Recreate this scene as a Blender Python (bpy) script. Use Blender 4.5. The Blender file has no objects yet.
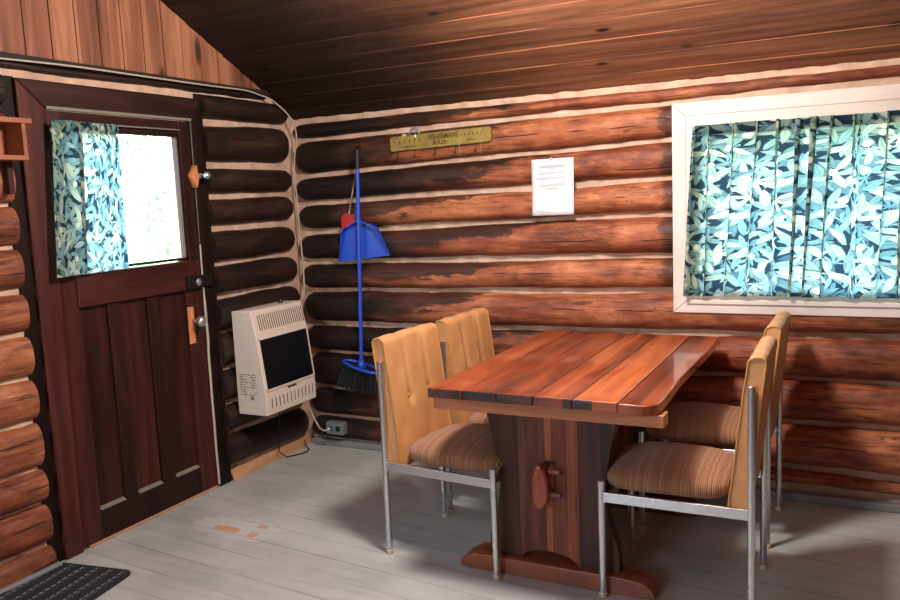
import bpy, bmesh, math, random
from mathutils import Vector, Matrix, noise
random.seed(7)
PI = math.pi
C = bpy.context.scene.collection

# ------------------------------------------------------------------ helpers
def lin(r, g, b):
    def f(c):
        c /= 255.0
        return c / 12.92 if c <= .04045 else ((c + .055) / 1.055) ** 2.4
    return (f(r), f(g), f(b), 1.0)

class MB:
    """collects geometry of one mesh"""
    def __init__(s): s.v = []; s.f = []; s.mi = []; s.uv = {}
    def add(s, vs, fs, m=0):
        o = len(s.v); s.v += [tuple(p) for p in vs]
        for f in fs: s.f.append(tuple(i + o for i in f)); s.mi.append(m)
        return s
    def box(s, x0, x1, y0, y1, z0, z1, m=0):
        return s.add([(x0,y0,z0),(x1,y0,z0),(x1,y1,z0),(x0,y1,z0),(x0,y0,z1),(x1,y0,z1),(x1,y1,z1),(x0,y1,z1)],
                     [(0,3,2,1),(4,5,6,7),(0,1,5,4),(1,2,6,5),(2,3,7,6),(3,0,4,7)], m)
    def prism(s, poly, axis, a, b, m=0):
        """poly: 2-D outline; axis 'x': (y,z), 'y': (x,z), 'z': (x,y)"""
        def P(p, t):
            return {'x': (t, p[0], p[1]), 'y': (p[0], t, p[1]), 'z': (p[0], p[1], t)}[axis]
        n = len(poly)
        vs = [P(p, a) for p in poly] + [P(p, b) for p in poly]
        fs = [tuple(range(n)), tuple(range(2*n-1, n-1, -1))] + [((i+1) % n, i, i+n, (i+1) % n + n) for i in range(n)]
        return s.add(vs, fs, m)
    def tube(s, pts, r, seg=10, cap=True, closed=False, m=0):
        pts = [Vector(p) for p in pts]; n = len(pts)
        rr = r if isinstance(r, (list, tuple)) else [r]*n
        rings = []; up = None
        for i, p in enumerate(pts):
            if closed: t = pts[(i+1) % n] - pts[i-1]
            else: t = pts[min(i+1, n-1)] - pts[max(i-1, 0)]
            t.normalize()
            if up is None:
                up = Vector((0,0,1)) if abs(t.z) < .9 else Vector((1,0,0))
            a = t.cross(up)
            if a.length < 1e-6: a = t.orthogonal()
            a.normalize(); b = a.cross(t).normalized(); up = b
            rings.append([p + (a*math.cos(2*PI*k/seg) + b*math.sin(2*PI*k/seg))*rr[i] for k in range(seg)])
        vs = [q for R in rings for q in R]; fs = []
        for i in range(n if closed else n-1):
            j = (i+1) % n
            for k in range(seg):
                k2 = (k+1) % seg
                fs.append((i*seg+k, i*seg+k2, j*seg+k2, j*seg+k))
        if cap and not closed:
            fs.append(tuple(range(seg))[::-1]); fs.append(tuple((n-1)*seg+k for k in range(seg)))
        return s.add(vs, fs, m)
    def lathe(s, prof, c=(0,0,0), axis='z', seg=20, m=0):
        vs = []; fs = []
        for (r, h) in prof:
            for k in range(seg):
                a = 2*PI*k/seg; u, w = r*math.cos(a), r*math.sin(a)
                p = {'z': (u, w, h), 'x': (h, u, w), 'y': (u, h, w)}[axis]
                vs.append((p[0]+c[0], p[1]+c[1], p[2]+c[2]))
        for i in range(len(prof)-1):
            for k in range(seg):
                k2 = (k+1) % seg
                fs.append((i*seg+k, i*seg+k2, (i+1)*seg+k2, (i+1)*seg+k))
        fs.append(tuple(range(seg))[::-1]); fs.append(tuple((len(prof)-1)*seg+k for k in range(seg)))
        return s.add(vs, fs, m)
    def grid(s, nu, nv, fn, m=0, uvfn=None, skip=None, wrapv=False):
        o = len(s.v); vs = []; fs = []
        for i in range(nu+1):
            for j in range(nv+1):
                vs.append(fn(i/nu, j/nv))
                if uvfn: s.uv[o+len(vs)-1] = uvfn(i/nu, j/nv)
        for i in range(nu):
            for j in range(nv):
                if skip and skip((i+.5)/nu, (j+.5)/nv): continue
                a = i*(nv+1)+j
                fs.append((a, a+nv+1, a+nv+2, a+1))
        return s.add(vs, fs, m)
    def build(s, name, mat=None, parent=None, smooth=False, bevel=0, segs=2, autos=False):
        me = bpy.data.meshes.new(name)
        off = Vector(parent['_w']) if (parent is not None and '_w' in parent) else Vector((0,0,0))
        me.from_pydata([Vector(p) - off for p in s.v], [], s.f)
        mats = mat if isinstance(mat, (list, tuple)) else [mat]
        for q in mats: me.materials.append(q)
        if len(mats) > 1: me.polygons.foreach_set('material_index', s.mi)
        if s.uv:
            l = me.uv_layers.new(name='UVMap')
            for lp in me.loops:
                l.data[lp.index].uv = s.uv.get(lp.vertex_index, (0, 0))
        bm = bmesh.new(); bm.from_mesh(me)
        bmesh.ops.recalc_face_normals(bm, faces=bm.faces); bm.to_mesh(me); bm.free()
        if smooth: me.polygons.foreach_set('use_smooth', [True]*len(me.polygons))
        if autos:
            me.set_sharp_from_angle(angle=math.radians(38))
        o = bpy.data.objects.new(name, me); C.objects.link(o)
        if bevel:
            b = o.modifiers.new('bevel', 'BEVEL'); b.width = bevel; b.segments = segs; b.limit_method = 'ANGLE'; b.angle_limit = .6
            me.polygons.foreach_set('use_smooth', [True]*len(me.polygons))
            b.harden_normals = True
        if parent is not None: o.parent = parent
        return o

def empty(name, loc=(0,0,0), rz=0, world=False):
    o = bpy.data.objects.new(name, None); C.objects.link(o)
    o.location = loc; o.rotation_euler = (0, 0, rz); o.empty_display_size = .1
    if world: o['_w'] = tuple(loc)          # parts are given in room coordinates
    return o

def tag(o, label, cat, group=None):
    o['label'] = label; o['category'] = cat
    if group: o['group'] = group
    return o

def struct(o):
    o['kind'] = 'structure'; return o

def copy_tree(o, parent=None):
    c = o.copy(); C.objects.link(c)
    if parent is not None: c.parent = parent
    for ch in list(o.children): copy_tree(ch, c)
    return c

def nz(x, y=0., z=0., s=1.):
    return noise.noise(Vector((x*s, y*s, z*s)))

# ------------------------------------------------------------------ materials
class NT:
    def __init__(s, name):
        s.m = bpy.data.materials.new(name); s.m.use_nodes = True
        s.t = s.m.node_tree; s.b = s.t.nodes['Principled BSDF']; s.o = s.t.nodes['Material Output']
    def n(s, typ, ins=None, **props):
        nd = s.t.nodes.new(typ)
        for k, v in props.items(): setattr(nd, k, v)
        for k, v in (ins or {}).items():
            if isinstance(v, bpy.types.NodeSocket): s.t.links.new(v, nd.inputs[k])
            else: nd.inputs[k].default_value = v
        return nd
    def math(s, op, a, b=0., c=0., clamp=False):
        nd = s.n('ShaderNodeMath', {0: a, 1: b, 2: c}, operation=op); nd.use_clamp = clamp
        return nd.outputs[0]
    def ramp(s, fac, stops, interp='LINEAR'):
        nd = s.n('ShaderNodeValToRGB', {0: fac}); cr = nd.color_ramp; cr.interpolation = interp
        while len(cr.elements) < len(stops): cr.elements.new(.5)
        for e, (p, c) in zip(cr.elements, stops):
            e.position = p; e.color = c if len(c) == 4 else (*c, 1)
        return nd.outputs[0]
    def mix(s, fac, a, b, mode='MIX'):
        nd = s.n('ShaderNodeMix', data_type='RGBA', blend_type=mode)
        for k, v in ((0, fac), (6, a), (7, b)):
            if isinstance(v, bpy.types.NodeSocket): s.t.links.new(v, nd.inputs[k])
            else: nd.inputs[k].default_value = v
        return nd.outputs[2]
    def ss(s, x, a, b):                     # smoothstep
        nd = s.n('ShaderNodeMapRange', {0: x, 1: a, 2: b, 3: 0., 4: 1.}, interpolation_type='SMOOTHSTEP')
        return nd.outputs[0]
    def coord(s, which='Object'):
        return s.n('ShaderNodeTexCoord').outputs[which]
    def xyz(s, v):
        return s.n('ShaderNodeSeparateXYZ', {0: v}).outputs
    def noise(s, v, scale, detail=5., rough=.55, dist=0., dim='3D'):
        return s.n('ShaderNodeTexNoise', {'Vector': v, 'Scale': scale, 'Detail': detail, 'Roughness': rough, 'Distortion': dist}).outputs[0]
    def vm(s, op, a, b=(0,0,0)):
        return s.n('ShaderNodeVectorMath', {0: a, 1: b}, operation=op).outputs[0]
    def set(s, **k):
        for a, v in k.items():
            key = a.replace('_', ' ')
            if isinstance(v, bpy.types.NodeSocket): s.t.links.new(v, s.b.inputs[key])
            else: s.b.inputs[key].default_value = v
        return s
    def bump(s, h, strength=.3, dist=.01):
        nd = s.n('ShaderNodeBump', {'Strength': strength, 'Distance': dist, 'Height': h})
        s.t.links.new(nd.outputs[0], s.b.inputs['Normal']); return s

def plain(name, col, rough=.5, metal=0., coat=0., bumps=None):
    t = NT(name); t.set(Base_Color=col, Roughness=rough, Metallic=metal)
    if coat: t.set(Coat_Weight=coat, Coat_Roughness=.08)
    v = t.coord()
    nn = t.noise(v, 30., 4.)
    t.set(Roughness=t.math('MULTIPLY_ADD', nn, .15, rough - .07))
    if bumps: t.bump(t.noise(v, bumps[0], 3.), bumps[1], bumps[2])
    return t.m

def grain_vec(t, axis, along=1.3, across=20., jitter=True):
    v = t.coord()
    if jitter:
        r = t.n('ShaderNodeObjectInfo').outputs['Random']
        off = t.n('ShaderNodeCombineXYZ', {0: t.math('MULTIPLY', r, 37.), 1: t.math('MULTIPLY', r, 91.), 2: t.math('MULTIPLY', r, 53.)}).outputs[0]
        v = t.vm('ADD', v, off)
    sc = {'x': (along, across, across), 'y': (across, along, across), 'z': (across, across, along)}[axis]
    return t.vm('MULTIPLY', v, sc), v

def wood(name, axis, cols, rough=.55, along=1.3, across=20., coat=0., strip=None, knots=0., bump=.25, dark_streak=.5, vary=.25, spec=.5):
    """cols: dark, mid, light (linear).  strip = (axis index, width): colour changes board by board"""
    t = NT(name)
    gv, v = grain_vec(t, axis, along, across)
    n1 = t.noise(gv, 1., 7., .62, .6)
    n2 = t.noise(gv, .22, 3., .5, .3)
    f = t.math('ADD', t.math('MULTIPLY', n1, .75), t.math('MULTIPLY', n2, .45))
    if strip:
        c = t.xyz(t.coord())[strip[0]]
        idx = t.math('FLOOR', t.math('DIVIDE', c, strip[1]))
        w = t.n('ShaderNodeTexWhiteNoise', {'W': idx}, noise_dimensions='1D').outputs[0]
        f = t.math('ADD', f, t.math('MULTIPLY', t.math('SUBTRACT', w, .5), strip[2]))
    r = t.n('ShaderNodeObjectInfo').outputs['Random']
    f = t.math('ADD', f, t.math('MULTIPLY', t.math('SUBTRACT', r, .5), vary))
    col = t.ramp(f, [(.36, cols[0]), (.58, cols[1]), (.8, cols[2])])
    st = t.ss(t.noise(gv, 2.6, 6., .7, 1.), .60, .72)
    col = t.mix(t.math('MULTIPLY', st, dark_streak), col, cols[0])
    if knots:
        kv = t.vm('MULTIPLY', v, {'x': (2.2, 7, 7), 'y': (7, 2.2, 7), 'z': (7, 7, 2.2)}[axis])
        vo = t.n('ShaderNodeTexVoronoi', {'Vector': kv, 'Scale': 1.}).outputs['Distance']
        k = t.math('SUBTRACT', 1., t.ss(vo, .09, .22))
        col = t.mix(t.math('MULTIPLY', k, knots), col, tuple(x*.35 for x in cols[0][:3]) + (1,))
    t.set(Base_Color=col, Roughness=t.math('MULTIPLY_ADD', n1, .25, rough-.12))
    t.b.inputs['Specular IOR Level'].default_value = spec
    if coat: t.set(Coat_Weight=coat, Coat_Roughness=.07)
    t.bump(t.math('SUBTRACT', n1, t.math('MULTIPLY', st, .5)), bump, .004)
    return t.m

def log_mat(name, axis, soot_lo, soot_hi, soot_axis, full=0., ends=False):
    """old varnished log: orange-brown wood, soot and dark varnish stains, weather checks along the log"""
    t = NT(name)
    gv, v = grain_vec(t, axis, 2.2, 19.)
    n1 = t.noise(gv, 1., 8., .68, .8)
    n2 = t.noise(v, 3.2, 5., .6, .5)
    n3 = t.noise(t.vm('MULTIPLY', v, {'x': (9, 26, 26), 'y': (26, 9, 26)}[axis]), 1., 5., .7, .4)
    r = t.n('ShaderNodeObjectInfo').outputs['Random']
    f = t.math('ADD', t.math('ADD', t.math('MULTIPLY', n1, .62), t.math('MULTIPLY', n2, .42)), t.math('MULTIPLY', t.math('SUBTRACT', r, .5), .16))
    f = t.math('ADD', f, t.math('MULTIPLY', t.math('SUBTRACT', n3, .5), .35))
    col = t.ramp(f, [(.34, lin(66,29,18)), (.47, lin(122,64,40)), (.6, lin(174,104,68)), (.8, lin(222,156,114))])
    st = t.ss(t.noise(gv, 1.7, 6., .75, 1.3), .56, .68)
    col = t.mix(t.math('MULTIPLY', st, .8), col, lin(46,21,16))
    red = t.ss(t.noise(v, 2.1, 4.), .42, .62)
    col = t.mix(t.math('MULTIPLY', red, .26), col, lin(146,62,42))
    speck = t.ss(n3, .63, .70)
    col = t.mix(t.math('MULTIPLY', speck, .55), col, lin(40,20,16))
    w = t.xyz(t.coord()); g = t.xyz(t.coord('Generated'))
    # long drying checks
    al = {'x': 0, 'y': 1}[axis]
    cl = t.math('ADD', t.math('MULTIPLY_ADD', r, .3, .38), t.math('MULTIPLY', t.math('SUBTRACT', t.noise(t.vm('MULTIPLY', v, {'x': (2.5, 0, 0), 'y': (0, 2.5, 0)}[axis]), 1., 5., .6), .5), .16))
    ck = t.math('SUBTRACT', 1., t.ss(t.math('ABSOLUTE', t.math('SUBTRACT', g[2], cl)), .006, .02))
    cm_ = t.ss(t.noise(t.vm('MULTIPLY', v, {'x': (1.6, 0, 0), 'y': (0, 1.6, 0)}[axis]), 1.7, 2.), .5, .55)
    crack = t.math('MULTIPLY', ck, cm_)
    # soot / dark stain with its own ragged outline
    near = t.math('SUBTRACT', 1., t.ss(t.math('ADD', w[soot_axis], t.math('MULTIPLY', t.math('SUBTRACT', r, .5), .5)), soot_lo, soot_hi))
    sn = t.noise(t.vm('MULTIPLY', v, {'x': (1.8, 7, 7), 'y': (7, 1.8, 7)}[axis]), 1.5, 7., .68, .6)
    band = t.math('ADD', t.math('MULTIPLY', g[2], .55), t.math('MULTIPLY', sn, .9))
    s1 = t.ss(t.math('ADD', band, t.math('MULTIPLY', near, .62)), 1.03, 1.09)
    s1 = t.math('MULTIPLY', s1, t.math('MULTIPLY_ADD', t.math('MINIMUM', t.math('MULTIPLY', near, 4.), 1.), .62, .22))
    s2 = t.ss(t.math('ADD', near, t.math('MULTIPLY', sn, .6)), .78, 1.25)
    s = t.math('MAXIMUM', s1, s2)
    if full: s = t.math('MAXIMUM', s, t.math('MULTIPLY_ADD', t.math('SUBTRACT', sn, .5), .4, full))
    if ends:
        e = t.ss(t.math('ADD', w[0], t.math('MULTIPLY', t.math('SUBTRACT', n3, .5), .2)), 2.085, 2.12)
        e2 = t.math('LESS_THAN', w[0], 2.2)
        s = t.math('MAXIMUM', s, t.math('MULTIPLY', t.math('MULTIPLY', e, e2), .75))
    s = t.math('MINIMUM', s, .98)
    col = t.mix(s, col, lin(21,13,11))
    col = t.mix(t.math('MULTIPLY', crack, .9), col, lin(14,8,7))
    t.set(Base_Color=col, Roughness=t.math('MULTIPLY_ADD', n1, .3, .42))
    t.b.inputs['Specular IOR Level'].default_value = .35
    t.bump(t.math('SUBTRACT', t.math('ADD', n1, t.math('MULTIPLY', n3, .5)), t.math('ADD', t.math('MULTIPLY', st, .6), crack)), .5, .006)
    return t.m

M = {}
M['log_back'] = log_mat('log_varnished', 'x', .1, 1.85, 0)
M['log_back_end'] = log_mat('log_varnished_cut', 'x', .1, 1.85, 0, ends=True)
M['log_left'] = log_mat('log_orange', 'y', -9., -8., 1, full=.2)
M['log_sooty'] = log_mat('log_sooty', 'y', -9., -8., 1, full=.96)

t = NT('chinking'); v = t.coord()
a = t.noise(v, 9., 6., .6)
col = t.ramp(a, [(.3, lin(172,134,112)), (.55, lin(200,163,140)), (.75, lin(218,184,162))])
t.set(Base_Color=col, Roughness=.9); t.bump(t.noise(v, 45., 5.), .5, .01); M['chink'] = t.m

# gable boards: colour differs board by board
M['gable'] = wood('gable_pine', 'z', (lin(80,42,26), lin(134,78,52), lin(176,116,82)), .7, 1.6, 16., strip=(1, .118, .22), knots=.9, dark_streak=.35, vary=0)
# ceiling boards
t = NT('ceiling_boards')
gv, v = grain_vec(t, 'x', 1.1, 18., False)
n1 = t.noise(gv, 1., 7., .62, .6); w = t.xyz(t.coord())
idx = t.math('FLOOR', t.math('DIVIDE', w[1], .1207))
wn = t.n('ShaderNodeTexWhiteNoise', {'W': idx}, noise_dimensions='1D').outputs[0]
f = t.math('ADD', n1, t.math('MULTIPLY', t.math('SUBTRACT', wn, .5), .2))
col = t.ramp(f, [(.3, lin(98,58,40)), (.55, lin(150,96,68)), (.78, lin(188,132,98))])
vo = t.n('ShaderNodeTexVoronoi', {'Vector': t.vm('MULTIPLY', v, (3.2, 8, 8)), 'Scale': 1.}).outputs['Distance']
col = t.mix(t.math('SUBTRACT', 1., t.ss(vo, .05, .16)), col, lin(24,14,10))
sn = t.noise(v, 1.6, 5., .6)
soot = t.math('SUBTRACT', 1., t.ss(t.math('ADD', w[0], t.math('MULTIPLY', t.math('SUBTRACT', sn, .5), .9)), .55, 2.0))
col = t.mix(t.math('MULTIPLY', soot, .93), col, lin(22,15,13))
t.set(Base_Color=col, Roughness=.75); t.b.inputs['Specular IOR Level'].default_value = .2
t.bump(n1, .25, .004); M['ceiling'] = t.m
t = NT('ceiling_board_edge'); w = t.xyz(t.coord()); v = t.coord()
e = t.ss(t.noise(t.vm('MULTIPLY', v, (1.3, 7, 7)), 1., 3.), .42, .58)
col = t.mix(e, lin(70,40,26), lin(158,90,52))
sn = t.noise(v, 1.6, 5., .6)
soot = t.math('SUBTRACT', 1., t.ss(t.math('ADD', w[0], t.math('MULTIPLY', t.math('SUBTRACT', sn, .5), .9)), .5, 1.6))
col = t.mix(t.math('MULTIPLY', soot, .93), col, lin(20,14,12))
t.set(Base_Color=col, Roughness=.7); M['ceiling_edge'] = t.m

# painted floor
t = NT('grey_floor_paint'); v = t.coord(); w = t.xyz(v)
yy = t.math('ADD', w[1], t.math('MULTIPLY', w[0], .085))
bw = .1365
fr = t.math('FRACT', t.math('DIVIDE', yy, bw))
idx = t.math('FLOOR', t.math('DIVIDE', yy, bw))
d = t.math('MULTIPLY', t.math('MINIMUM', fr, t.math('SUBTRACT', 1., fr)), bw)
gap = t.math('SUBTRACT', 1., t.ss(d, .0008, .0025))
gn = t.ss(t.noise(t.vm('MULTIPLY', v, (1.4, 9, 1)), 1., 4.), .36, .6)
gapc = t.math('MULTIPLY', gap, t.math('MULTIPLY_ADD', gn, .68, .1))
a = t.noise(v, 2.2, 6., .6); b2 = t.noise(t.vm('MULTIPLY', v, (3, 30, 3)), 1., 5.)
wn = t.n('ShaderNodeTexWhiteNoise', {'W': idx}, noise_dimensions='1D').outputs[0]
f = t.math('ADD', t.math('ADD', t.math('MULTIPLY', a, .7), t.math('MULTIPLY', b2, .3)), t.math('MULTIPLY', t.math('SUBTRACT', wn, .5), .08))
col = t.ramp(f, [(.3, lin(146,146,144)), (.55, lin(174,174,171)), (.75, lin(190,189,186))])
def patch(cx, cy, rx, ry, sc, amp):
    dx = t.math('DIVIDE', t.math('SUBTRACT', w[0], cx), rx); dy = t.math('DIVIDE', t.math('SUBTRACT', w[1], cy), ry)
    q = t.math('ADD', t.math('MULTIPLY', dx, dx), t.math('MULTIPLY', dy, dy))
    q = t.math('ADD', q, t.math('MULTIPLY', t.math('SUBTRACT', t.noise(v, sc, 5., .7), .5), amp))
    return t.math('SUBTRACT', 1., t.ss(q, .8, 1.0))
halo = patch(.47, -1.22, .26, .11, 14., 2.6)
col = t.mix(t.math('MULTIPLY', halo, .22), col, lin(220,214,208))
wear = t.math('MAXIMUM', patch(.43, -1.235, .075, .028, 42., 5.5), t.math('MAXIMUM', patch(.585, -1.25, .024, .03, 46., 5.), patch(.57, -1.165, .03, .018, 46., 5.)))
col = t.mix(t.math('MULTIPLY', wear, .85), col, lin(196,138,96))
scuff = t.ss(t.noise(t.vm('MULTIPLY', v, (5, 14, 1)), 1.3, 6., .7), .66, .74)
col = t.mix(t.math('MULTIPLY', scuff, .3), col, lin(112,98,86))
col = t.mix(gapc, col, lin(52,46,42))
t.set(Base_Color=col, Roughness=t.math('MULTIPLY_ADD', a, .3, .26))
t.bump(t.math('MULTIPLY_ADD', gap, -1., t.math('MULTIPLY', b2, .15)), .35, .003); M['floor'] = t.m

M['door_paint'] = wood('door_dark_stain', 'z', (lin(26,10,8), lin(48,20,15), lin(74,34,25)), .5, 1.5, 20., dark_streak=.5, bump=.2, spec=.22)
M['door_rail'] = wood('door_dark_stain_rail', 'y', (lin(26,10,8), lin(48,20,15), lin(74,34,25)), .5, 1.5, 20., dark_streak=.5, bump=.2, spec=.22)
M['door_black'] = wood('door_blackened', 'z', (lin(20,11,10), lin(36,18,15), lin(54,26,20)), .5, 1.5, 20., bump=.2, spec=.2)
M['casing_lit'] = wood('casing_lit_brown', 'z', (lin(40,17,12), lin(68,30,22), lin(96,48,36)), .55, 1.4, 18., dark_streak=.45, spec=.22)  # casing brown made lighter for the left board, which takes more light
M['casing_dark'] = wood('casing_dark', 'y', (lin(24,11,9), lin(42,19,15), lin(64,32,25)), .55, 1.4, 18., spec=.2)
M['casing_black'] = wood('casing_black', 'z', (lin(14,8,7), lin(26,14,12), lin(42,23,18)), .55, 1.4, 18., spec=.15)
M['raw_wood'] = wood('raw_pine', 'y', (lin(118,74,46), lin(158,110,74), lin(188,144,106)), .8, 2., 22.)
M['raw_block'] = wood('orange_pine', 'z', (lin(150,84,48), lin(196,120,74), lin(222,156,104)), .6, 3., 30.)
M['shelf'] = wood('shelf_orange', 'y', (lin(96,44,24), lin(134,68,38), lin(164,94,56)), .5, 2., 26.)
M['white_paint'] = None
t = NT('cream_window_paint'); v = t.coord()
a = t.noise(v, 5., 5.); b2 = t.noise(t.vm('MULTIPLY', v, (2.5, 30, 30)), 1., 5.)
col = t.ramp(t.math('ADD', t.math('MULTIPLY', a, .6), t.math('MULTIPLY', b2, .4)), [(.3, lin(198,180,170)), (.6, lin(216,200,191))])
t.set(Base_Color=col, Roughness=.42); t.bump(b2, .12, .003); M['white_paint'] = t.m
M['grey_paint'] = plain('grey_baseboard_paint', lin(120,122,122), .5, bumps=(20, .2, .003))

# table woods
TW = (lin(88,34,18), lin(158,72,38), lin(210,120,66))
M['table_top'] = wood('table_top_varnish', 'y', (lin(88,34,17), lin(148,66,33), lin(200,110,60)), .3, 1.5, 15., coat=.6, strip=(0, .0705, .3), knots=.7, bump=.08, dark_streak=.5, vary=0)
M['table_top_end'] = wood('table_board_end', 'z', (lin(38,17,12), lin(82,36,22), lin(150,72,40)), .45, 8., 10., coat=.3, strip=(0, .1, .6), bump=.1, vary=0)
t = NT('pedestal_board'); gv, v = grain_vec(t, 'z', 1.6, 20., False); w = t.xyz(v)
n1 = t.noise(gv, 1., 7., .62, .6); fine = t.noise(gv, 3., 5., .6)
base = t.ramp(t.math('MULTIPLY_ADD', w[0], 1., .5), [(.0, (.12,)*3), (.338, (.34,)*3), (.447, (.72,)*3), (.472, (.42,)*3), (.53, (.62,)*3), (.555, (.45,)*3), (.576, (.14,)*3)], 'CONSTANT')
f = t.math('ADD', base, t.math('MULTIPLY', t.math('SUBTRACT', n1, .5), .9))
col = t.ramp(f, [(.0, lin(38,20,16)), (.3, lin(84,42,28)), (.6, lin(136,70,42)), (.95, lin(182,104,62))])
col = t.mix(t.math('MULTIPLY', t.ss(fine, .58, .7), .4), col, lin(40,20,14))
t.set(Base_Color=col, Roughness=.42, Coat_Weight=.04, Coat_Roughness=.15); t.b.inputs['Specular IOR Level'].default_value = .3; t.bump(n1, .12, .004); M['table_slab'] = t.m
M['table_rail'] = wood('table_rail_wood', 'x', (lin(98,46,24), lin(152,82,44), lin(192,120,74)), .45, 1.6, 18., coat=.3, bump=.12)
M['table_foot'] = wood('table_foot_wood', 'x', (lin(82,40,24), lin(132,70,42), lin(172,102,64)), .4, 1.6, 18., coat=.3, bump=.12)
M['wedge'] = wood('wedge_red', 'z', (lin(112,34,16), lin(166,62,30), lin(200,96,54)), .25, 3., 18., coat=.6, bump=.08)

# chrome, vinyl, corduroy
t = NT('chrome'); v = t.coord()
a = t.noise(v, 14., 5.)
t.set(Base_Color=lin(206,206,208), Metallic=.92, Roughness=t.math('MULTIPLY_ADD', a, .12, .2)); M['chrome'] = t.m
t = NT('tan_vinyl'); v = t.coord()
a = t.noise(v, 3.5, 5., .6); b2 = t.noise(v, 260., 3.)
c3 = t.noise(v, 9., 5., .65)
r = t.n('ShaderNodeObjectInfo').outputs['Random']
col = t.ramp(t.math('ADD', t.math('MULTIPLY', a, .6), t.math('MULTIPLY', c3, .4)), [(.3, lin(172,116,70)), (.52, lin(196,140,90)), (.75, lin(210,160,114))])
t.set(Base_Color=col, Roughness=.46); t.bump(t.math('ADD', t.math('MULTIPLY', b2, .3), c3), .12, .003); M['vinyl'] = t.m
M['piping'] = plain('tan_piping', lin(188,132,66), .5)
M['foot_cap'] = plain('beige_foot_cap', lin(206,176,146), .6)
t = NT('brown_corduroy'); v = t.coord(); w = t.xyz(v)
wob = t.math('MULTIPLY', t.math('SUBTRACT', t.noise(v, 12., 3.), .5), .005)
xw = t.math('ADD', w[0], wob); P_ = .0068
s1 = t.math('MULTIPLY_ADD', t.math('SINE', t.math('MULTIPLY', xw, 2*PI/P_)), .5, .5)
idx = t.math('FLOOR', t.math('DIVIDE', xw, P_))
wn = t.n('ShaderNodeTexWhiteNoise', {'W': idx}, noise_dimensions='1D').outputs[0]
col = t.ramp(wn, [(.0, lin(150,106,78)), (.3, lin(162,116,84)), (.55, lin(172,126,94)), (.85, lin(156,100,76)), (1., lin(178,136,104))], 'CONSTANT')
sp = t.noise(t.vm('MULTIPLY', v, (420, 160, 160)), 1., 2.)
col = t.mix(t.math('MULTIPLY', t.ss(s1, .5, .95), .62), col, lin(84,56,40))
col = t.mix(t.math('MULTIPLY', t.ss(sp, .5, .66), .4), col, lin(78,52,38))
t.set(Base_Color=col, Roughness=.95, Sheen_Weight=.15)
t.b.inputs['Specular IOR Level'].default_value = .1
t.bump(t.math('ADD', t.math('MULTIPLY', s1, -1.), t.math('MULTIPLY', sp, .5)), .5, .003); M['cord'] = t.m

# heater
M['heater'] = plain('cream_enamel', lin(212,194,180), .38)
M['heater_dark'] = plain('slot_dark', lin(92,78,68), .8)
M['black_glass'] = plain('black_glass', lin(7,8,10), .34)
M['black'] = plain('black_plastic', lin(14,14,15), .5)
M['label_grey'] = plain('label_print', lin(120,106,98), .7)
M['grey_metal'] = plain('grey_steel', lin(140,140,138), .45, .5)
M['dark_metal'] = plain('dark_iron', lin(34,30,28), .5, .6)
M['bright_metal'] = plain('bright_steel', lin(190,194,196), .28, .85)
M['blue'] = plain('blue_plastic', lin(34,74,186), .38)
M['blue_dark'] = plain('blue_plastic_edge', lin(30,66,176), .35)
M['bristle'] = plain('black_bristle', lin(15,17,22), .7)
M['red'] = plain('red_plastic', lin(178,38,44), .45)
M['wire'] = plain('twisted_wire', lin(158,148,130), .4, .6)
M['paper'] = plain('white_paper', lin(202,200,207), .8)
M['ink'] = plain('grey_ink', lin(150,146,154), .9)
M['cable'] = plain('white_cable', lin(178,162,144), .5)
M['old_cable'] = plain('grey_cable', lin(120,112,98), .6)
M['beam_dark'] = wood('dark_ledger', 'y', (lin(20,15,13), lin(34,26,22), lin(52,40,34)), .8, 1.5, 18.)
M['black_ink'] = plain('ruler_print', lin(52,40,16), .8)
t = NT('ruler_yellow'); v = t.coord()
a = t.noise(v, 16., 6., .65)
t.set(Base_Color=t.ramp(a, [(.3, lin(92,76,32)), (.5, lin(132,110,50)), (.75, lin(154,130,66))]), Roughness=.5); M['ruler'] = t.m
t = NT('mat_fabric'); v = t.coord(); w = t.xyz(v)
xs = t.math('ADD', w[0], t.math('MULTIPLY', t.math('SUBTRACT', t.noise(v, 30., 2.), .5), .006))
q_ = t.math('DIVIDE', t.math('ADD', xs, .19), .0633)
fr = t.math('FRACT', q_)
l1 = t.math('MULTIPLY', t.math('GREATER_THAN', fr, .30), t.math('LESS_THAN', fr, .38))
l2 = t.math('MULTIPLY', t.math('GREATER_THAN', fr, .52), t.math('LESS_THAN', fr, .58))
fy = t.math('FRACT', t.math('DIVIDE', t.math('ADD', w[1], t.math('MULTIPLY', t.math('FLOOR', q_), .013)), .030))
mk = t.math('MULTIPLY', t.math('ADD', l1, t.math('MULTIPLY', l2, .45)), t.ss(t.math('ADD', fy, t.math('MULTIPLY', t.noise(v, 60., 2.), .3)), .35, .55))
mk = t.math('MULTIPLY', mk, t.math('LESS_THAN', t.math('ABSOLUTE', w[0]), .178))
rib = t.math('SINE', t.math('MULTIPLY', w[0], 2*PI/.0094))
base = t.mix(t.math('MULTIPLY_ADD', rib, .3, .5), lin(12,15,21), lin(30,34,44))
t.set(Base_Color=t.mix(t.math('MULTIPLY', mk, .95), base, lin(158,156,146)), Roughness=.95)
t.bump(t.math('ADD', rib, t.noise(v, 200., 2.)), .5, .004); M['mat'] = t.m
M['mat_edge'] = plain('mat_binding', lin(22,25,34), .9)

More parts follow.
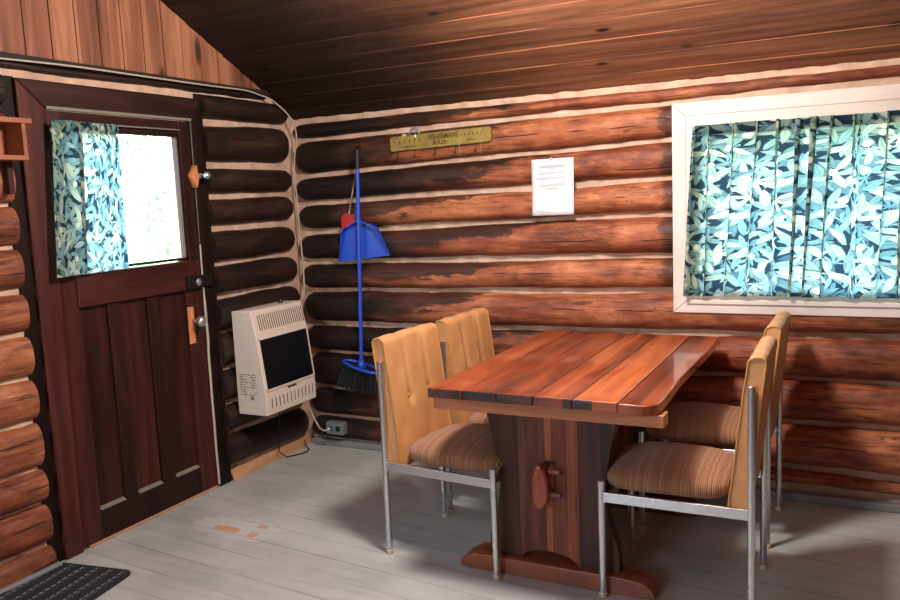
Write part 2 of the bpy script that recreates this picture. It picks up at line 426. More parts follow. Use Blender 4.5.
# leaf print fabric (curtains)
def fabric(name):
    t = NT(name)
    uv = t.n('ShaderNodeUVMap', uv_map='UVMap').outputs[0]
    wob = t.n('ShaderNodeTexNoise', {'Vector': uv, 'Scale': 9., 'Detail': 2.}, noise_dimensions='2D').outputs['Color']
    uv = t.vm('ADD', t.vm('MULTIPLY', uv, (1.08, 1.08, 1)), t.vm('MULTIPLY', t.vm('SUBTRACT', wob, (.5, .5, .5)), (.02, .02, 0)))
    def layer(scale, off, kind, L=.5, W=.16):
        p = t.vm('ADD', t.vm('MULTIPLY', uv, (scale, scale, 0)), off)
        vo = t.n('ShaderNodeTexVoronoi', {'Vector': p, 'Scale': 1., 'Randomness': .75}, voronoi_dimensions='2D')
        d = t.vm('SUBTRACT', p, vo.outputs['Position'])
        cr = t.n('ShaderNodeSeparateColor', {0: vo.outputs['Color']}).outputs
        ro = t.n('ShaderNodeVectorRotate', {'Vector': d, 'Angle': t.math('MULTIPLY', cr[0], 6.283)}, rotation_type='Z_AXIS').outputs[0]
        x, y, _ = t.xyz(ro)
        if kind == 'leaf':
            q = t.math('DIVIDE', x, L)
            wd = t.math('MULTIPLY', t.math('SUBTRACT', 1., t.math('MULTIPLY', q, q)), W)
            m = t.math('SUBTRACT', wd, t.math('ABSOLUTE', y))
            vein = t.math('SUBTRACT', 1., t.ss(t.math('ABSOLUTE', y), .008, .028))
        elif kind == 'fan':
            rr = t.math('SQRT', t.math('ADD', t.math('MULTIPLY', x, x), t.math('MULTIPLY', y, y)))
            th = t.math('ARCTAN2', y, x)
            pet = t.math('POWER', t.math('ABSOLUTE', t.math('COSINE', t.math('MULTIPLY', th, 3.5))), 2.)
            R = t.math('MULTIPLY', t.math('MULTIPLY_ADD', pet, .88, .12), t.math('MULTIPLY', t.math('MULTIPLY_ADD', t.math('COSINE', th), .4, .6), L))
            m = t.math('SUBTRACT', R, rr); m = t.math('MULTIPLY', m, .5)
            vein = t.ss(pet, .93, 1.)
        else:
            rr = t.math('SQRT', t.math('ADD', t.math('MULTIPLY', x, x), t.math('MULTIPLY', y, y)))
            m = t.math('SUBTRACT', L, rr); vein = t.math('MULTIPLY', rr, 0.)
        mask = t.ss(m, 0., .03)
        return mask, cr[1], t.math('MAXIMUM', t.math('MULTIPLY', vein, .35), t.math('MULTIPLY', t.math('SUBTRACT', 1., t.ss(m, .02, .055)), .6)), cr[2]
    col = t.mix(t.noise(uv, 14., 2.), lin(28,40,50), lin(44,62,74))
    specs = [(11., (0,0,0), 'leaf', .62, .2, (lin(70,98,106), lin(100,132,130)), 1.),
             (17., (41.3,3.7,0), 'leaf', .6, .2, (lin(86,122,126), lin(122,146,128)), 1.),
             (10.5, (3.3,7.7,0), 'fan', .66, 0, (lin(92,130,140), lin(126,158,150)), 1.),
             (10.5, (11.1,2.3,0), 'leaf', .62, .16, (lin(128,156,150), lin(156,172,140)), .9),
             (15.5, (61.1,52.3,0), 'leaf', .62, .17, (lin(110,150,156), lin(150,176,160)), .8),
             (8.5, (5.9,17.2,0), 'fan', .68, 0, (lin(150,176,168), lin(190,200,172)), .55),
             (13., (21.7,4.1,0), 'leaf', .58, .17, (lin(112,156,160), lin(186,200,170)), .75),
             (10., (77.7,14.1,0), 'leaf', .62, .15, (lin(160,184,174), lin(196,202,174)), .35),
             (15., (8.8,31.4,0), 'berry', .24, 0, (lin(212,206,178), lin(190,202,178)), .35)]
    for sc, off, kind, L, W, (c1, c2), keep in specs:
        m, rnd, vein, r2 = layer(sc, off, kind, L, W)
        m = t.math('MULTIPLY', m, t.math('LESS_THAN', r2, keep))
        lc = t.mix(vein, t.mix(rnd, c1, c2), lin(40,66,84))
        col = t.mix(m, col, lc)
    t.t.nodes.remove(t.b)
    df = t.n('ShaderNodeBsdfDiffuse', {'Color': col})
    tc = t.mix(1., col, (.86, 1.0, 1.13, 1), 'MULTIPLY')
    tr = t.n('ShaderNodeBsdfTranslucent', {'Color': tc})
    mx = t.n('ShaderNodeMixShader', {0: .42, 1: df.outputs[0], 2: tr.outputs[0]})
    t.t.links.new(mx.outputs[0], t.o.inputs[0])
    return t.m
M['fabric'] = fabric('leaf_print_fabric')
t = NT('clear_glass'); t.t.nodes.remove(t.b)
g1 = t.n('ShaderNodeBsdfTransparent', {'Color': (.96, .98, .97, 1)}); g2 = t.n('ShaderNodeBsdfGlossy', {'Roughness': .02})
fz = t.n('ShaderNodeFresnel', {'IOR': 1.3})
mx = t.n('ShaderNodeMixShader', {0: t.math('MULTIPLY', fz.outputs[0], .6), 1: g1.outputs[0], 2: g2.outputs[0]})
t.t.links.new(mx.outputs[0], t.o.inputs[0]); M['glass'] = t.m

# ------------------------------------------------------------------ the room: floor, walls, roof
RX, RY, ZE, SL, YR = 4.4, -4.8, 1.90, .5, -2.4           # width, depth, eave height, roof slope, ridge
def roof_z(y): return ZE - SL*y if y > YR else ZE - SL*YR + SL*(y - YR)
f = MB().box(-.12, RX+.12, RY-.12, .12, -.06, 0).build('floor', M['floor']); struct(f)

LOGN = [0]
def log(axis, a0, a1, zl0, zl1, zr0, zr1, mat, parent, cap0=True, cap1=False, gap=.042, depth=.062, clip=None):
    """one round log lying along x (back wall) or y (left wall); zl*: lower/upper edge at a=0-end, zr*: at the other"""
    LOGN[0] += 1; sd = LOGN[0]*7.31
    L = a1 - a0; n = max(8, int(L/.05)); seg = 22; capL = .075
    g = gap*(1 + .3*nz(sd, 2.2)); vs = []; fs = []
    stations = [a0 + L*i/n for i in range(n+1)]
    if cap0: stations = [a0 + capL*(1-math.cos(PI/2*i/5)) for i in range(5)] + [s for s in stations if s > a0+capL+.01]
    if cap1: stations = [s for s in stations if s < a1-capL-.01] + [a1 - capL*(1-math.cos(PI/2*i/5)) for i in range(4, -1, -1)]
    for a in stations:
        q = (a - (0 if axis == 'x' else -1.84)) / (3.0 if axis == 'x' else 1.5)
        z0 = zl0 + (zr0-zl0)*q; z1 = zl1 + (zr1-zl1)*q
        rz = max(.012, (z1-z0-g)/2); zc = (z0+z1)/2
        s = 1.
        if cap0 and a < a0+capL: s *= max(.02, 1-((a0+capL-a)/capL)**2)**.42
        if cap1 and a > a1-capL: s *= max(.02, 1-((a-a1+capL)/capL)**2)**.42
        zc += .007*nz(a*1.7, sd) + .003*nz(a*6, sd, 3)
        rz *= 1 + .07*nz(a*2.1, sd, 9) + .03*nz(a*8, sd, 4)
        dd = min(depth, rz*1.15)*(1 + .1*nz(a*1.9, sd, 5))
        for k in range(seg):
            th = 2*PI*k/seg; c, w = math.cos(th), math.sin(th)
            e = .86
            cn = math.copysign(abs(c)**e, c); wn = math.copysign(abs(w)**e, w)
            bump = 1 + .035*nz(a*5, sd + c*1.5, w*1.5) + .02*nz(a*14, sd + c*3, w*3)
            no = -.018 + (dd*cn + .018*max(cn, 0))*s*bump
            if cn < 0: no = -.018 + .045*cn*s
            z = zc + rz*wn*s*bump
            vs.append((a, -no, z) if axis == 'x' else (no, a, z))
    for i in range(len(stations)-1):
        for k in range(seg):
            k2 = (k+1) % seg
            fs.append((i*seg+k, i*seg+k2, (i+1)*seg+k2, (i+1)*seg+k))
    fs.append(tuple(range(seg))); fs.append(tuple((len(stations)-1)*seg+k for k in range(seg)))
    m = MB().add(vs, fs)
    return m.build('log', mat, parent, smooth=True, autos=True)

# back wall: chinking with a window hole, then the logs
WX0, WX1, WZ0, WZ1 = 2.295, 3.50, .955, 1.635           # window opening
wb = MB()
def in_hole(u, w):
    x = -.1 + u*(RX+.2); z = w*1.97
    return WX0-.03 < x < WX1+.03 and WZ0-.03 < z < WZ1+.03
wb.grid(150, 70, lambda u, w: (-.1 + u*(RX+.2), .006 - .011*nz(u*60, w*26) - .006*nz(u*170, w*80, 2), w*1.97), skip=in_hole)
for b in ((-.1, WX0-.02, 0, 1.97), (WX1+.02, RX+.1, 0, 1.97), (WX0-.02, WX1+.02, 0, WZ0-.02), (WX0-.02, WX1+.02, WZ1+.02, 1.97)):
    wb.box(b[0], b[1], .022, .14, b[2], b[3])
wall_b = wb.build('wall_back', M['chink'], smooth=True, autos=True); struct(wall_b)
ZL = [.02, .172, .339, .553, .715, .912, 1.078, 1.253, 1.416, 1.573, 1.773, 1.876]
ZR = [.052, .133, .353, .549, .745, .945, 1.11, 1.31, 1.478, 1.66, 1.812, 1.880]
for i in range(len(ZL)-1):
    g = .022 if i < 4 else (.02 if i == 10 else .027)
    if i in (5, 6, 7, 8, 9):
        log('x', .004+random.uniform(0, .015), 2.150, ZL[i], ZL[i+1], ZR[i], ZR[i+1], M['log_back_end'], wall_b, True, False, g)
        log('x', 3.63, RX+.05, ZL[i], ZL[i+1], ZR[i], ZR[i+1], M['log_back'], wall_b, False, False, g)
    else:
        log('x', .004+random.uniform(0, .015), RX+.05, ZL[i], ZL[i+1], ZR[i], ZR[i+1], M['log_back'], wall_b, True, False, g, depth=.045 if i == 10 else .062)

# left wall: door hole y -1.62..-.83 ; hole for the added fill window further left (outside the picture)
DY0, DY1, DZ = -1.625, -.825, 1.85
SY0, SY1, SZ0, SZ1 = -3.45, -2.85, 1.05, 1.65
wl = MB()
def left_hole(u, w):
    y = RY + u*(-RY+.1); z = w*2.02
    return (DY0 < y < DY1 and z < DZ) or (SY0 < y < SY1 and SZ0 < z < SZ1)
wl.grid(160, 70, lambda u, w: (-.006 + .011*nz(u*64, w*26, 7) + .006*nz(u*180, w*80, 8), RY + u*(-RY+.1), w*2.02), skip=left_hole)
for y0, y1, z0, z1 in ((DY1, .1, 0, 2.02), (DY0, DY1, DZ, 2.02), (SY1, DY0, 0, 2.02), (SY0, SY1, 0, SZ0), (SY0, SY1, SZ1, 2.02), (RY-.1, SY0, 0, 2.02)):
    wl.box(-.14, -.022, y0, y1, z0, z1)
wall_l = wl.build('wall_left', M['chink'], smooth=True, autos=True); struct(wall_l)
ZQ0 = [-.03, .098, .272, .415, .607, .784, .957, 1.125, 1.297, 1.461, 1.64, 1.822, 1.975]   # at y=-1.84
ZQ1 = [.04, .058, .246, .407, .59, .78, .965, 1.134, 1.31, 1.474, 1.629, 1.844, 1.99]          # at y=-.34
for i in range(len(ZQ0)-1):
    g = .024 if i < 7 else .03
    if i > 0 or True:
        if ZQ1[i+1]-ZQ1[i] > .05:
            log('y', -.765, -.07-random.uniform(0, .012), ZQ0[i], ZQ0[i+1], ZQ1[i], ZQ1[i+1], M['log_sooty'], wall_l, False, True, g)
        seg_l = [(RY, -1.795)] if not (i in (7, 8, 9, 10) or i == 6) else [(RY, SY0-.02), (SY1+.02, -1.795)]
        for a0, a1 in seg_l:
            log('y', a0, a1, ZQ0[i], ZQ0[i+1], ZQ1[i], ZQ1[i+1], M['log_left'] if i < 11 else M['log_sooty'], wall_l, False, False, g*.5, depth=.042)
log('y', RY, -.24, 1.966, 2.018, 1.972, 2.024, M['log_sooty'], wall_l, False, False, .02, depth=.03)
MB().box(-.02, .004, -1.80, -1.73, 0, 1.95).build('gap_shade_strip', M['casing_black'], wall_l)  # black strip standing in for the shaded gap between log ends and casing
# dark ledger and boarded gable above the logs
MB().box(-.02, .035, RY, -.20, 2.008, 2.032).build('ledger', M['beam_dark'], wall_l, bevel=.004)
gb = MB(); y = -.245
while y > RY+.02:
    y2 = y - .114
    poly = [(y, 2.03), (y2, 2.03), (y2, roof_z(y2)+.02)]
    if y > YR > y2: poly.append((YR, roof_z(YR)+.02))
    poly.append((y, roof_z(y)+.02))
    o = .002*random.random()
    gb.prism(poly, 'x', -.05, .014+o)
    y = y2 - .005
gb.build('gable_boards', M['gable'], wall_l)
MB().box(-.08, -.048, RY, 0, 2.0, 3.1).build('gable_backing', M['beam_dark'], wall_l)

# right and front walls, never in the picture but they close the room
M['plank_wall'] = wood('plank_wall', 'y', (lin(44,24,16), lin(84,48,30), lin(118,72,48)), .6, 1.3, 12., strip=(2, .17, .25), vary=0)
struct(MB().prism([(.12, 0), (.12, 1.9), (YR, 3.12), (RY-.12, 1.9), (RY-.12, 0)], 'x', RX, RX+.12).build('wall_right', M['plank_wall']))
FX0, FX1, FZ0, FZ1 = .8, 1.9, 1.05, 1.65
wf = MB()
for a, b, c, d in ((-.12, FX0, 0, 1.95), (FX1, RX+.12, 0, 1.95), (FX0, FX1, 0, FZ0), (FX0, FX1, FZ1, 1.95)): wf.box(a, b, RY-.12, RY, c, d)
struct(wf.build('wall_front', M['plank_wall']))

# ceiling of lapped boards on both slopes
cm = MB()
nb = 20; bwid = 2.68/nb
x0, x1 = -.1, RX+.1
cs, sn_ = math.cos(math.atan(SL)), math.sin(math.atan(SL))
def cp(s, d):      # s metres up the slope from the back eave, d metres into the room
    return (.28 - s*cs - d*sn_*1.0, ZE - SL*.28 + s*sn_ - d*cs)
for side in (0, 1):
    S_tot = (.28 - YR)/cs
    s = 0.; 
    while s < S_tot - 1e-6:
        s2 = min(s + bwid, S_tot); lap = .0025 + .003*random.random()
        pts = [cp(s, 0), cp(s2, lap), cp(s2, -.03), cp(s, -.03)]
        if side: pts = [(2*YR - a, b) for a, b in pts]
        p = [(x0, *q) for q in pts] + [(x1, *q) for q in pts]
        cm.add(p, [(0, 1, 5, 4)], 0); cm.add(p, [(1, 2, 6, 5)], 1); cm.add(p, [(2, 3, 7, 6)], 0); cm.add(p, [(3, 0, 4, 7)], 1)
        cm.add(p, [(0, 3, 2, 1), (4, 5, 6, 7)], 0)
        s = s2
    out = [cp(0, -.03), cp(S_tot, -.03), cp(S_tot, -.14), cp(0, -.14)]
    if side: out = [(2*YR - a, b) for a, b in out]
    cm.prism(out, 'x', x0-.3, x1+.3, 0)
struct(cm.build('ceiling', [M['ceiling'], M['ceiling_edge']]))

# base trims
struct(MB().box(.03, RX, -.062, -.02, 0, .036).build('baseboard_back', M['grey_paint'], bevel=.006))
tm = MB()
tm.grid(30, 6, lambda u, w: (.004+.026*(1-w)+.006*nz(u*12, w*3), -.735+u*.70, w*(.052+.008*nz(u*7, 1.))))
tm.box(-.02, .003, -.735, -.035, 0, .05)
struct(tm.build('trim_1', M['raw_wood'], smooth=True, autos=True))
struct(MB().box(.0, .06, RY, -1.78, 0, .022).build('trim_2', M['grey_paint'], bevel=.008))

# ------------------------------------------------------------------ window_1 in the back wall
w1 = struct(empty('window_1', (2.9, 0, .84)))
w1['_w'] = (2.9, 0, .84)
CX0, CX1, CZ0, CZ1 = 2.153, 3.645, .843, 1.788
IX0, IX1, IZ0, IZ1 = 2.214, 3.584, .898, 1.727
yb, yf = -.02, -.07
def casing(poly): MB().prism(poly, 'y', yf, yb).build('casing_board', M['white_paint'], w1, bevel=.004)
casing([(CX0, CZ0), (IX0, IZ0), (IX0, IZ1), (CX0, CZ1)])
casing([(CX1, CZ0), (CX1, CZ1), (IX1, IZ1), (IX1, IZ0)])
casing([(CX0, CZ1), (IX0, IZ1), (IX1, IZ1), (CX1, CZ1)])
casing([(CX0, CZ0), (CX1, CZ0), (IX1, IZ0), (IX0, IZ0)])
def inner(x0, x1, z0, z1, y0=-.067, y1=.13): MB().box(x0, x1, y0, y1, z0, z1).build('jamb', M['white_paint'], w1)
inner(IX0, WX0, WZ0, WZ1); inner(WX1, IX1, WZ0, WZ1); inner(IX0, IX1, WZ1, IZ1)
inner(IX0, IX1, IZ0, WZ0)
MB().box(IX0-.0, IX1+.0, -.08, -.05, IZ0-.012, IZ0+.006).build('sill_lip', M['white_paint'], w1, bevel=.003)
MB().box(WX0, WX1, .085, .09, WZ0, WZ1).build('pane', M['glass'], w1)
for x in (2.68, 3.10):
    MB().box(x-.012, x+.012, .075, .1, WZ0, WZ1).build('glazing_bar', M['white_paint'], w1)

def curtain(name, axis, a_top, a_bot, z_top, z_bot, base, amp, nf, fold_fn, full, header=.045, nu=260, nv=70, out=1):
    """hanging cloth; out = sign of the normal (towards the room)"""
    m = MB()
    H = z_top - z_bot
    def fn(u, w):
        zt = 1 - w
        a = (a_top[0] + (a_top[1]-a_top[0])*u)*zt + (a_bot[0] + (a_bot[1]-a_bot[0])*u)*w
        d, lat = fold_fn(u, w); d *= amp; a += lat
        hd = math.exp(-((w*H - header)/.008)**2)
        d -= .5*amp*hd
        z = z_top - H*w + (.004*nz(u*23, 4.4)*(1 if w < .02 else 0)) + .006*nz(u*9, 8.8)*w
        n = base + out*d
        return (a, n, z) if axis == 'x' else (n, a, z)
    wid = abs(a_bot[1]-a_bot[0])*full
    off = random.random()*3
    m.grid(nu, nv, fn, uvfn=lambda u, w: (off + u*wid, off + (1-w)*H))
    o = m.build(name, M['fabric'], None, smooth=True)
    hm = MB()
    hm.grid(nu, 6, lambda u, w: tuple(Vector(fn(u, w*(header+.004)/H)) + (Vector((0, -.0016*out, 0)) if axis == 'x' else Vector((-.0016*out, 0, 0)))),
            uvfn=lambda u, w: (off + u*wid + .4, off + w*.05))
    hm.build('header_hem', M['fabric'], o, smooth=True)
    return o
def folds_w(u, w):
    k = 2*PI*17*u + 1.6*math.sin(u*19) + .8*math.sin(w*2 + u*31)
    s = .5+.5*math.sin(k)
    g = .55+.45*math.sin(u*43+1)**2
    lat = .031*g*math.cos(k)*(1-.35*w)*min(1, u*12, (1-u)*12)
    return .15 + s*g*(.7+.3*w) + .12*nz(u*14, w*2, 3), lat
cw = curtain('curtain', 'x', (2.248, 3.60), (2.205, 3.60), 1.682, .926, -.082, .034, 13, folds_w, 1.3, out=-1)
tag(cw, 'wide teal leaf print curtain covering the cream framed back window', 'curtain')
rod = MB().tube([(2.252, -.074, 1.668), (3.62, -.074, 1.668)], .004, 8).build('curtain_rod', M['bright_metal'])
tag(rod, 'thin rod threaded through the top of the wide window curtain', 'curtain rod')

# ------------------------------------------------------------------ door_1
d1 = struct(empty('door_1', (0, -1.22, 0))); d1['_w'] = (0, -1.22, 0)
LY0, LY1, RY0_, RY1_, TZ0, TZ1 = -1.738, -1.618, -.832, -.745, 1.838, 1.945
MB().prism([(LY0, 0), (LY1-.035, 0), (LY1, TZ0), (LY0, TZ1)], 'x', -.02, .024).build('casing', M['casing_lit'], d1, bevel=.006)
MB().prism([(RY0_, 0), (RY1_, 0), (RY1_, TZ1), (RY0_, TZ0)], 'x', -.02, .024).build('casing', M['casing_black'], d1, bevel=.006)
MB().prism([(LY0, TZ1), (LY1, TZ0), (RY0_, TZ0), (RY1_, TZ1)], 'x', -.02, .024).build('casing', M['casing_dark'], d1, bevel=.006)
MB().box(.0, .03, LY1, RY0_, TZ0-.004, TZ0+.008).build('drip_trim', M['grey_metal'] if False else M['raw_wood'], d1)
d1.children[-1].data.materials[0] = M['old_cable']
DX0, DX1 = -.028, .014
SYa, SYb = -1.612, -.838         # slab edges
def dpart(nm, y0, y1, z0, z1, mt, x1=DX1, x0=DX0, bv=.004):
    return MB().box(x0, x1, y0, y1, z0, z1).build(nm, mt, d1, bevel=bv)
HY0, HY1, HZ0, HZ1 = -1.55, -.905, 1.172, 1.768
dpart('stile', SYa-.04, -1.545, .0125, 1.165, M['door_paint'])
dpart('stile', -.945, SYb, .0125, 1.17, M['door_paint']); dpart('stile', HY1, SYb, 1.17, 1.832, M['door_paint'])
dpart('stile', SYa, HY0, 1.165, 1.832, M['door_paint'])
dpart('rail', HY0, HY1, HZ1, 1.832, M['door_rail'])
dpart('lock_rail', -1.556, -.93, 1.026, 1.165, M['door_rail'], .026)
dpart('bottom_rail', -1.545, -.945, .0125, .142, M['door_black'], DX1)
for y0, y1 in ((-1.402, -1.334), (-1.184, -1.106)):
    dpart('mullion', y0, y1, .142, 1.026, M['door_paint'], DX1-.002)
for y0, y1 in ((-1.545, -1.402), (-1.334, -1.184), (-1.106, -.945)):
    dpart('door_panel', y0, y1, .142, 1.026, M['door_paint'], -.006, -.02, .001)
    MB().prism([(-.006, .142), (DX1+.002, .142), (-.006, .153)], 'y', y0+.004, y1-.004).build('sill_ledge', M['old_cable'], d1)
# bead around the glass, pane
for y0, y1, z0, z1 in ((HY0, HY0+.012, HZ0, HZ1), (HY1-.012, HY1, HZ0, HZ1), (HY0, HY1, HZ0, HZ0+.012), (HY0, HY1, HZ1-.012, HZ1)):
    dpart('glazing_bead', y0, y1, z0, z1, M['door_black'], .008, -.026, .002)
MB().box(-.012, -.008, HY0+.004, HY1-.004, HZ0+.004, HZ1-.004).build('pane', M['glass'], d1)
MB().box(-.1, .018, LY1+.004, RY0_, 0, .011).build('threshold', M['raw_wood'], d1, bevel=.004)
# pale weather strip along the opening edge
pts = []
for i in range(26):
    z = .02 + 1.22*i/25
    pts.append((.026 + .002*nz(z*6, 3.), -.842 + .003*nz(z*5, 1.7) + .004*(z > .75), z))
MB().tube(pts, [.0062 if z_[2] < .95 else .0042 for z_ in pts], 6).build('weather_strip', M['cable'], d1)
MB().tube([(.024, -.838, 1.25), (.024, -.836, 1.50), (.024, -.836, 1.83)], .0018, 5).build('draught_seal', M['old_cable'], d1)
# night latch: orange wood block and steel knob
lt = MB().prism([(-.872, 1.575), (-.838, 1.625), (-.832, 1.55), (-.846, 1.515)], 'x', .014, .05).build('latch_block', M['raw_block'], d1, bevel=.003)
MB().lathe([(.005, .04), (.006, .066), (.016, .072), (.02, .084), (.017, .094), (.006, .098)], (.0, -.812, 1.572), 'x', 18).build('latch_knob', M['bright_metal'], d1, smooth=True)
MB().box(.018, .05, -.836, -.802, 1.56, 1.585).build('latch_keeper', M['grey_metal'], d1, bevel=.003)
# iron rim lock
rl = MB().box(.014, .046, -.955, -.845, 1.03, 1.092).build('rim_lock', M['dark_metal'], d1, bevel=.005)
MB().lathe([(.019, .044), (.017, .05), (.006, .053)], (.0, -.888, 1.06), 'x', 16).build('lock_cylinder', M['grey_metal'], d1, smooth=True)
MB().box(.018, .046, -.838, -.79, 1.032, 1.088).build('lock_keeper', M['dark_metal'], d1, bevel=.004)
# knob on a bare wood plate
MB().box(.014, .022, -.95, -.912, .762, .942).build('knob_plate', M['raw_block'], d1, bevel=.002)
MB().lathe([(.011, .02), (.009, .05), (.019, .056), (.026, .068), (.027, .08), (.02, .09), (.006, .093)], (.0, -.92, .872), 'x', 22).build('door_knob', M['bright_metal'], d1, smooth=True)
MB().box(.01, .032, -.875, -.85, .862, .884).build('strike', M['bright_metal'], d1, bevel=.004)

def folds_d(u, w):
    s = -math.exp(-((u-.36)/.05)**2)*.9 + .7*math.exp(-((u-.22)/.07)**2) + .9*math.exp(-((u-.50)/.06)**2) + .3*math.sin(u*9+1) + .35*math.exp(-((u-.02)/.06)**2)
    q = (u-.40)/.09
    lat = -.085*q*math.exp(-q*q)*(1-.2*w) - .012*((u-.14)/.05)*math.exp(-((u-.14)/.05)**2)
    return .35 + .3*s*(.75+.3*w) - .35*math.tanh(q) + .15*nz(u*6, w*1.5, 5), lat
cd = curtain('curtain', 'y', (-1.632, -1.285), (-1.682, -1.300), 1.789, 1.168, .045, .03, 4, folds_d, 1.7, header=.04, nu=120, out=1)
tag(cd, 'narrow teal leaf print curtain drawn aside over the door glass', 'curtain')
rd = MB().tube([(.028, -1.59, 1.786), (.036, -1.55, 1.787), (.036, -.95, 1.787), (.028, -.915, 1.787)], .0032, 8).build('curtain_rod', M['grey_metal'])
tag(rd, 'thin metal rod across the top of the door glass', 'curtain rod')

# unseen window added left of the picture to let in fill daylight
w2 = struct(empty('fill_window_side', (0, -3.15, 1.0))); w2['_w'] = (0, -3.15, 1.0)
for y0, y1, z0, z1 in ((SY0-.07, SY0, SZ0-.07, SZ1+.07), (SY1, SY1+.07, SZ0-.07, SZ1+.07), (SY0, SY1, SZ1, SZ1+.07), (SY0, SY1, SZ0-.07, SZ0)):
    MB().box(-.13, .06, y0, y1, z0, z1).build('casing', M['white_paint'], w2, bevel=.004)
MB().box(-.06, -.055, SY0, SY1, SZ0, SZ1).build('pane', M['glass'], w2)

w3 = struct(empty('fill_window_front', (1.45, RY, .95))); w3['_w'] = (1.45, RY, .95)  # unseen window added behind the camera as frontal daylight fill
for x0_, x1_, z0, z1 in ((FX0-.07, FX0, FZ0-.07, FZ1+.07), (FX1, FX1+.07, FZ0-.07, FZ1+.07), (FX0, FX1, FZ1, FZ1+.07), (FX0, FX1, FZ0-.07, FZ0)):
    MB().box(x0_, x1_, RY-.13, RY+.03, z0, z1).build('casing', M['white_paint'], w3, bevel=.004)
MB().box(FX0, FX1, RY-.06, RY-.055, FZ0, FZ1).build('pane', M['glass'], w3)

# ------------------------------------------------------------------ trestle table
TZ = .75
tb = empty('trestle_table', (1.96, -.75, 0), world=True)
tag(tb, 'varnished red-brown plank trestle table standing between the four tan chairs', 'table')
top = MB(); ends = []
bx = [1.555, 1.690, 1.820, 1.955, 2.090, 2.243]
yn, yfar, th = -1.372, -.135, .036
for i in range(5):
    a0, a1 = bx[i]+.001, bx[i+1]-.001
    yy0 = yn - (.004 if i == 0 else 0) - .002*i
    top.prism([(a0, yy0), (a1, yy0), (a1, yfar), (a0, yfar)], 'z', TZ-th, TZ)
# right board with its waney outer edge and rounded corner
edge = []
for k in range(15):
    q = k/14; yv = yn + .055 + (yfar - yn - .06)*q
    xo = 2.370 - .008*math.exp(-((q-.28)/.16)**2) - .005*math.exp(-((q-.5)/.1)**2) + .004*nz(q*9, 2.)
    edge.append((xo, yv))
top.prism([(2.2455, yn-.018), (2.325, yn-.022), (2.352, yn-.008), (2.366, yn+.02)] + edge + [(2.362, yfar), (2.2455, yfar)], 'z', TZ-th, TZ)
tt = top.build('tabletop', [M['table_top'], M['table_top_end']], tb, bevel=.005, segs=3)
for p in tt.data.polygons:
    if p.normal.y < -.9: p.material_index = 1
MB().box(1.57, 2.385, -1.362, -1.30, TZ-th-.042, TZ-th).build('end_rail', M['table_rail'], tb, bevel=.004)
MB().box(1.57, 2.34, -.22, -.16, TZ-th-.042, TZ-th).build('end_rail', M['table_rail'], tb, bevel=.004)
def pedestal(y0):
    y1 = y0 + .05
    def lx(z): return 1.726 - .052*abs((z-.33)/.31)**1.6 if z > .33 else 1.726 - .046*min(1, ((.33-z)/.18))**1.5
    zs = [.062, .10, .14, .18, .22, .27, .33, .40, .48, .56, .62, .68]
    L = [(max(lx(z), 1.668), z) for z in zs]
    Rr = [(1.935*2 - max(lx(z), 1.668) - .012, z) for z in zs]
    arch = []
    for k in range(11):
        th_ = PI*k/10
        arch.append((1.915 + .108*math.cos(th_), .062 + .042*math.sin(th_)))
    poly = L + Rr[::-1] + arch
    return MB().prism(poly, 'y', y0, y1).build('pedestal', M['table_slab'], tb, bevel=.003)
pedestal(-1.155); pedestal(-.38)
# joints between the pedestal planks: thin dark grooves
for y0 in (-1.1558,):
    for x, z0, z1 in ((1.803, .07, .70), (2.036, .07, .70)):
        MB().box(x-.0016, x+.0016, y0-.0006, y0+.01, z0, z1).build('plank_joint', M['black'], tb)
def foot(yc):
    y0, y1 = yc-.055, yc+.055
    poly = [(1.56, .006), (1.563, .03), (1.615, .06), (1.66, .064), (2.20, .064), (2.265, .058), (2.30, .036), (2.312, .006), (2.24, 0), (1.62, 0)]
    return MB().prism(poly, 'y', y0, y1).build('foot', M['table_foot'], tb, bevel=.006)
foot(-1.13); foot(-.355)
MB().box(1.905, 1.945, -1.155+.05, -.38, .335, .425).build('stretcher', M['table_rail'], tb, bevel=.004)
MB().box(1.907, 1.943, -1.175, -1.15, .345, .435).build('tenon', M['table_foot'], tb, bevel=.003)
MB().box(1.908, 1.952, -1.1565, -1.15, .44, .453).build('mortise_gap', M['black'], tb)
wp = [(1.893 + .036*math.cos(a)*(1.0 if math.cos(a) > 0 else .75), .372 + .083*math.copysign(abs(math.sin(a))**.8, math.sin(a))) for a in [2*PI*k/26 for k in range(26)]]
MB().prism([(x+.012, z) for x, z in wp], 'y', -1.224, -1.174).build('wedge', M['wedge'], tb, bevel=.011, segs=3)
for z in (.424, .338):
    MB().tube([(1.905, -1.187, z), (1.978, -1.187, z+.002)], .0105, 12).build('peg', M['table_foot'], tb, smooth=True, autos=True)

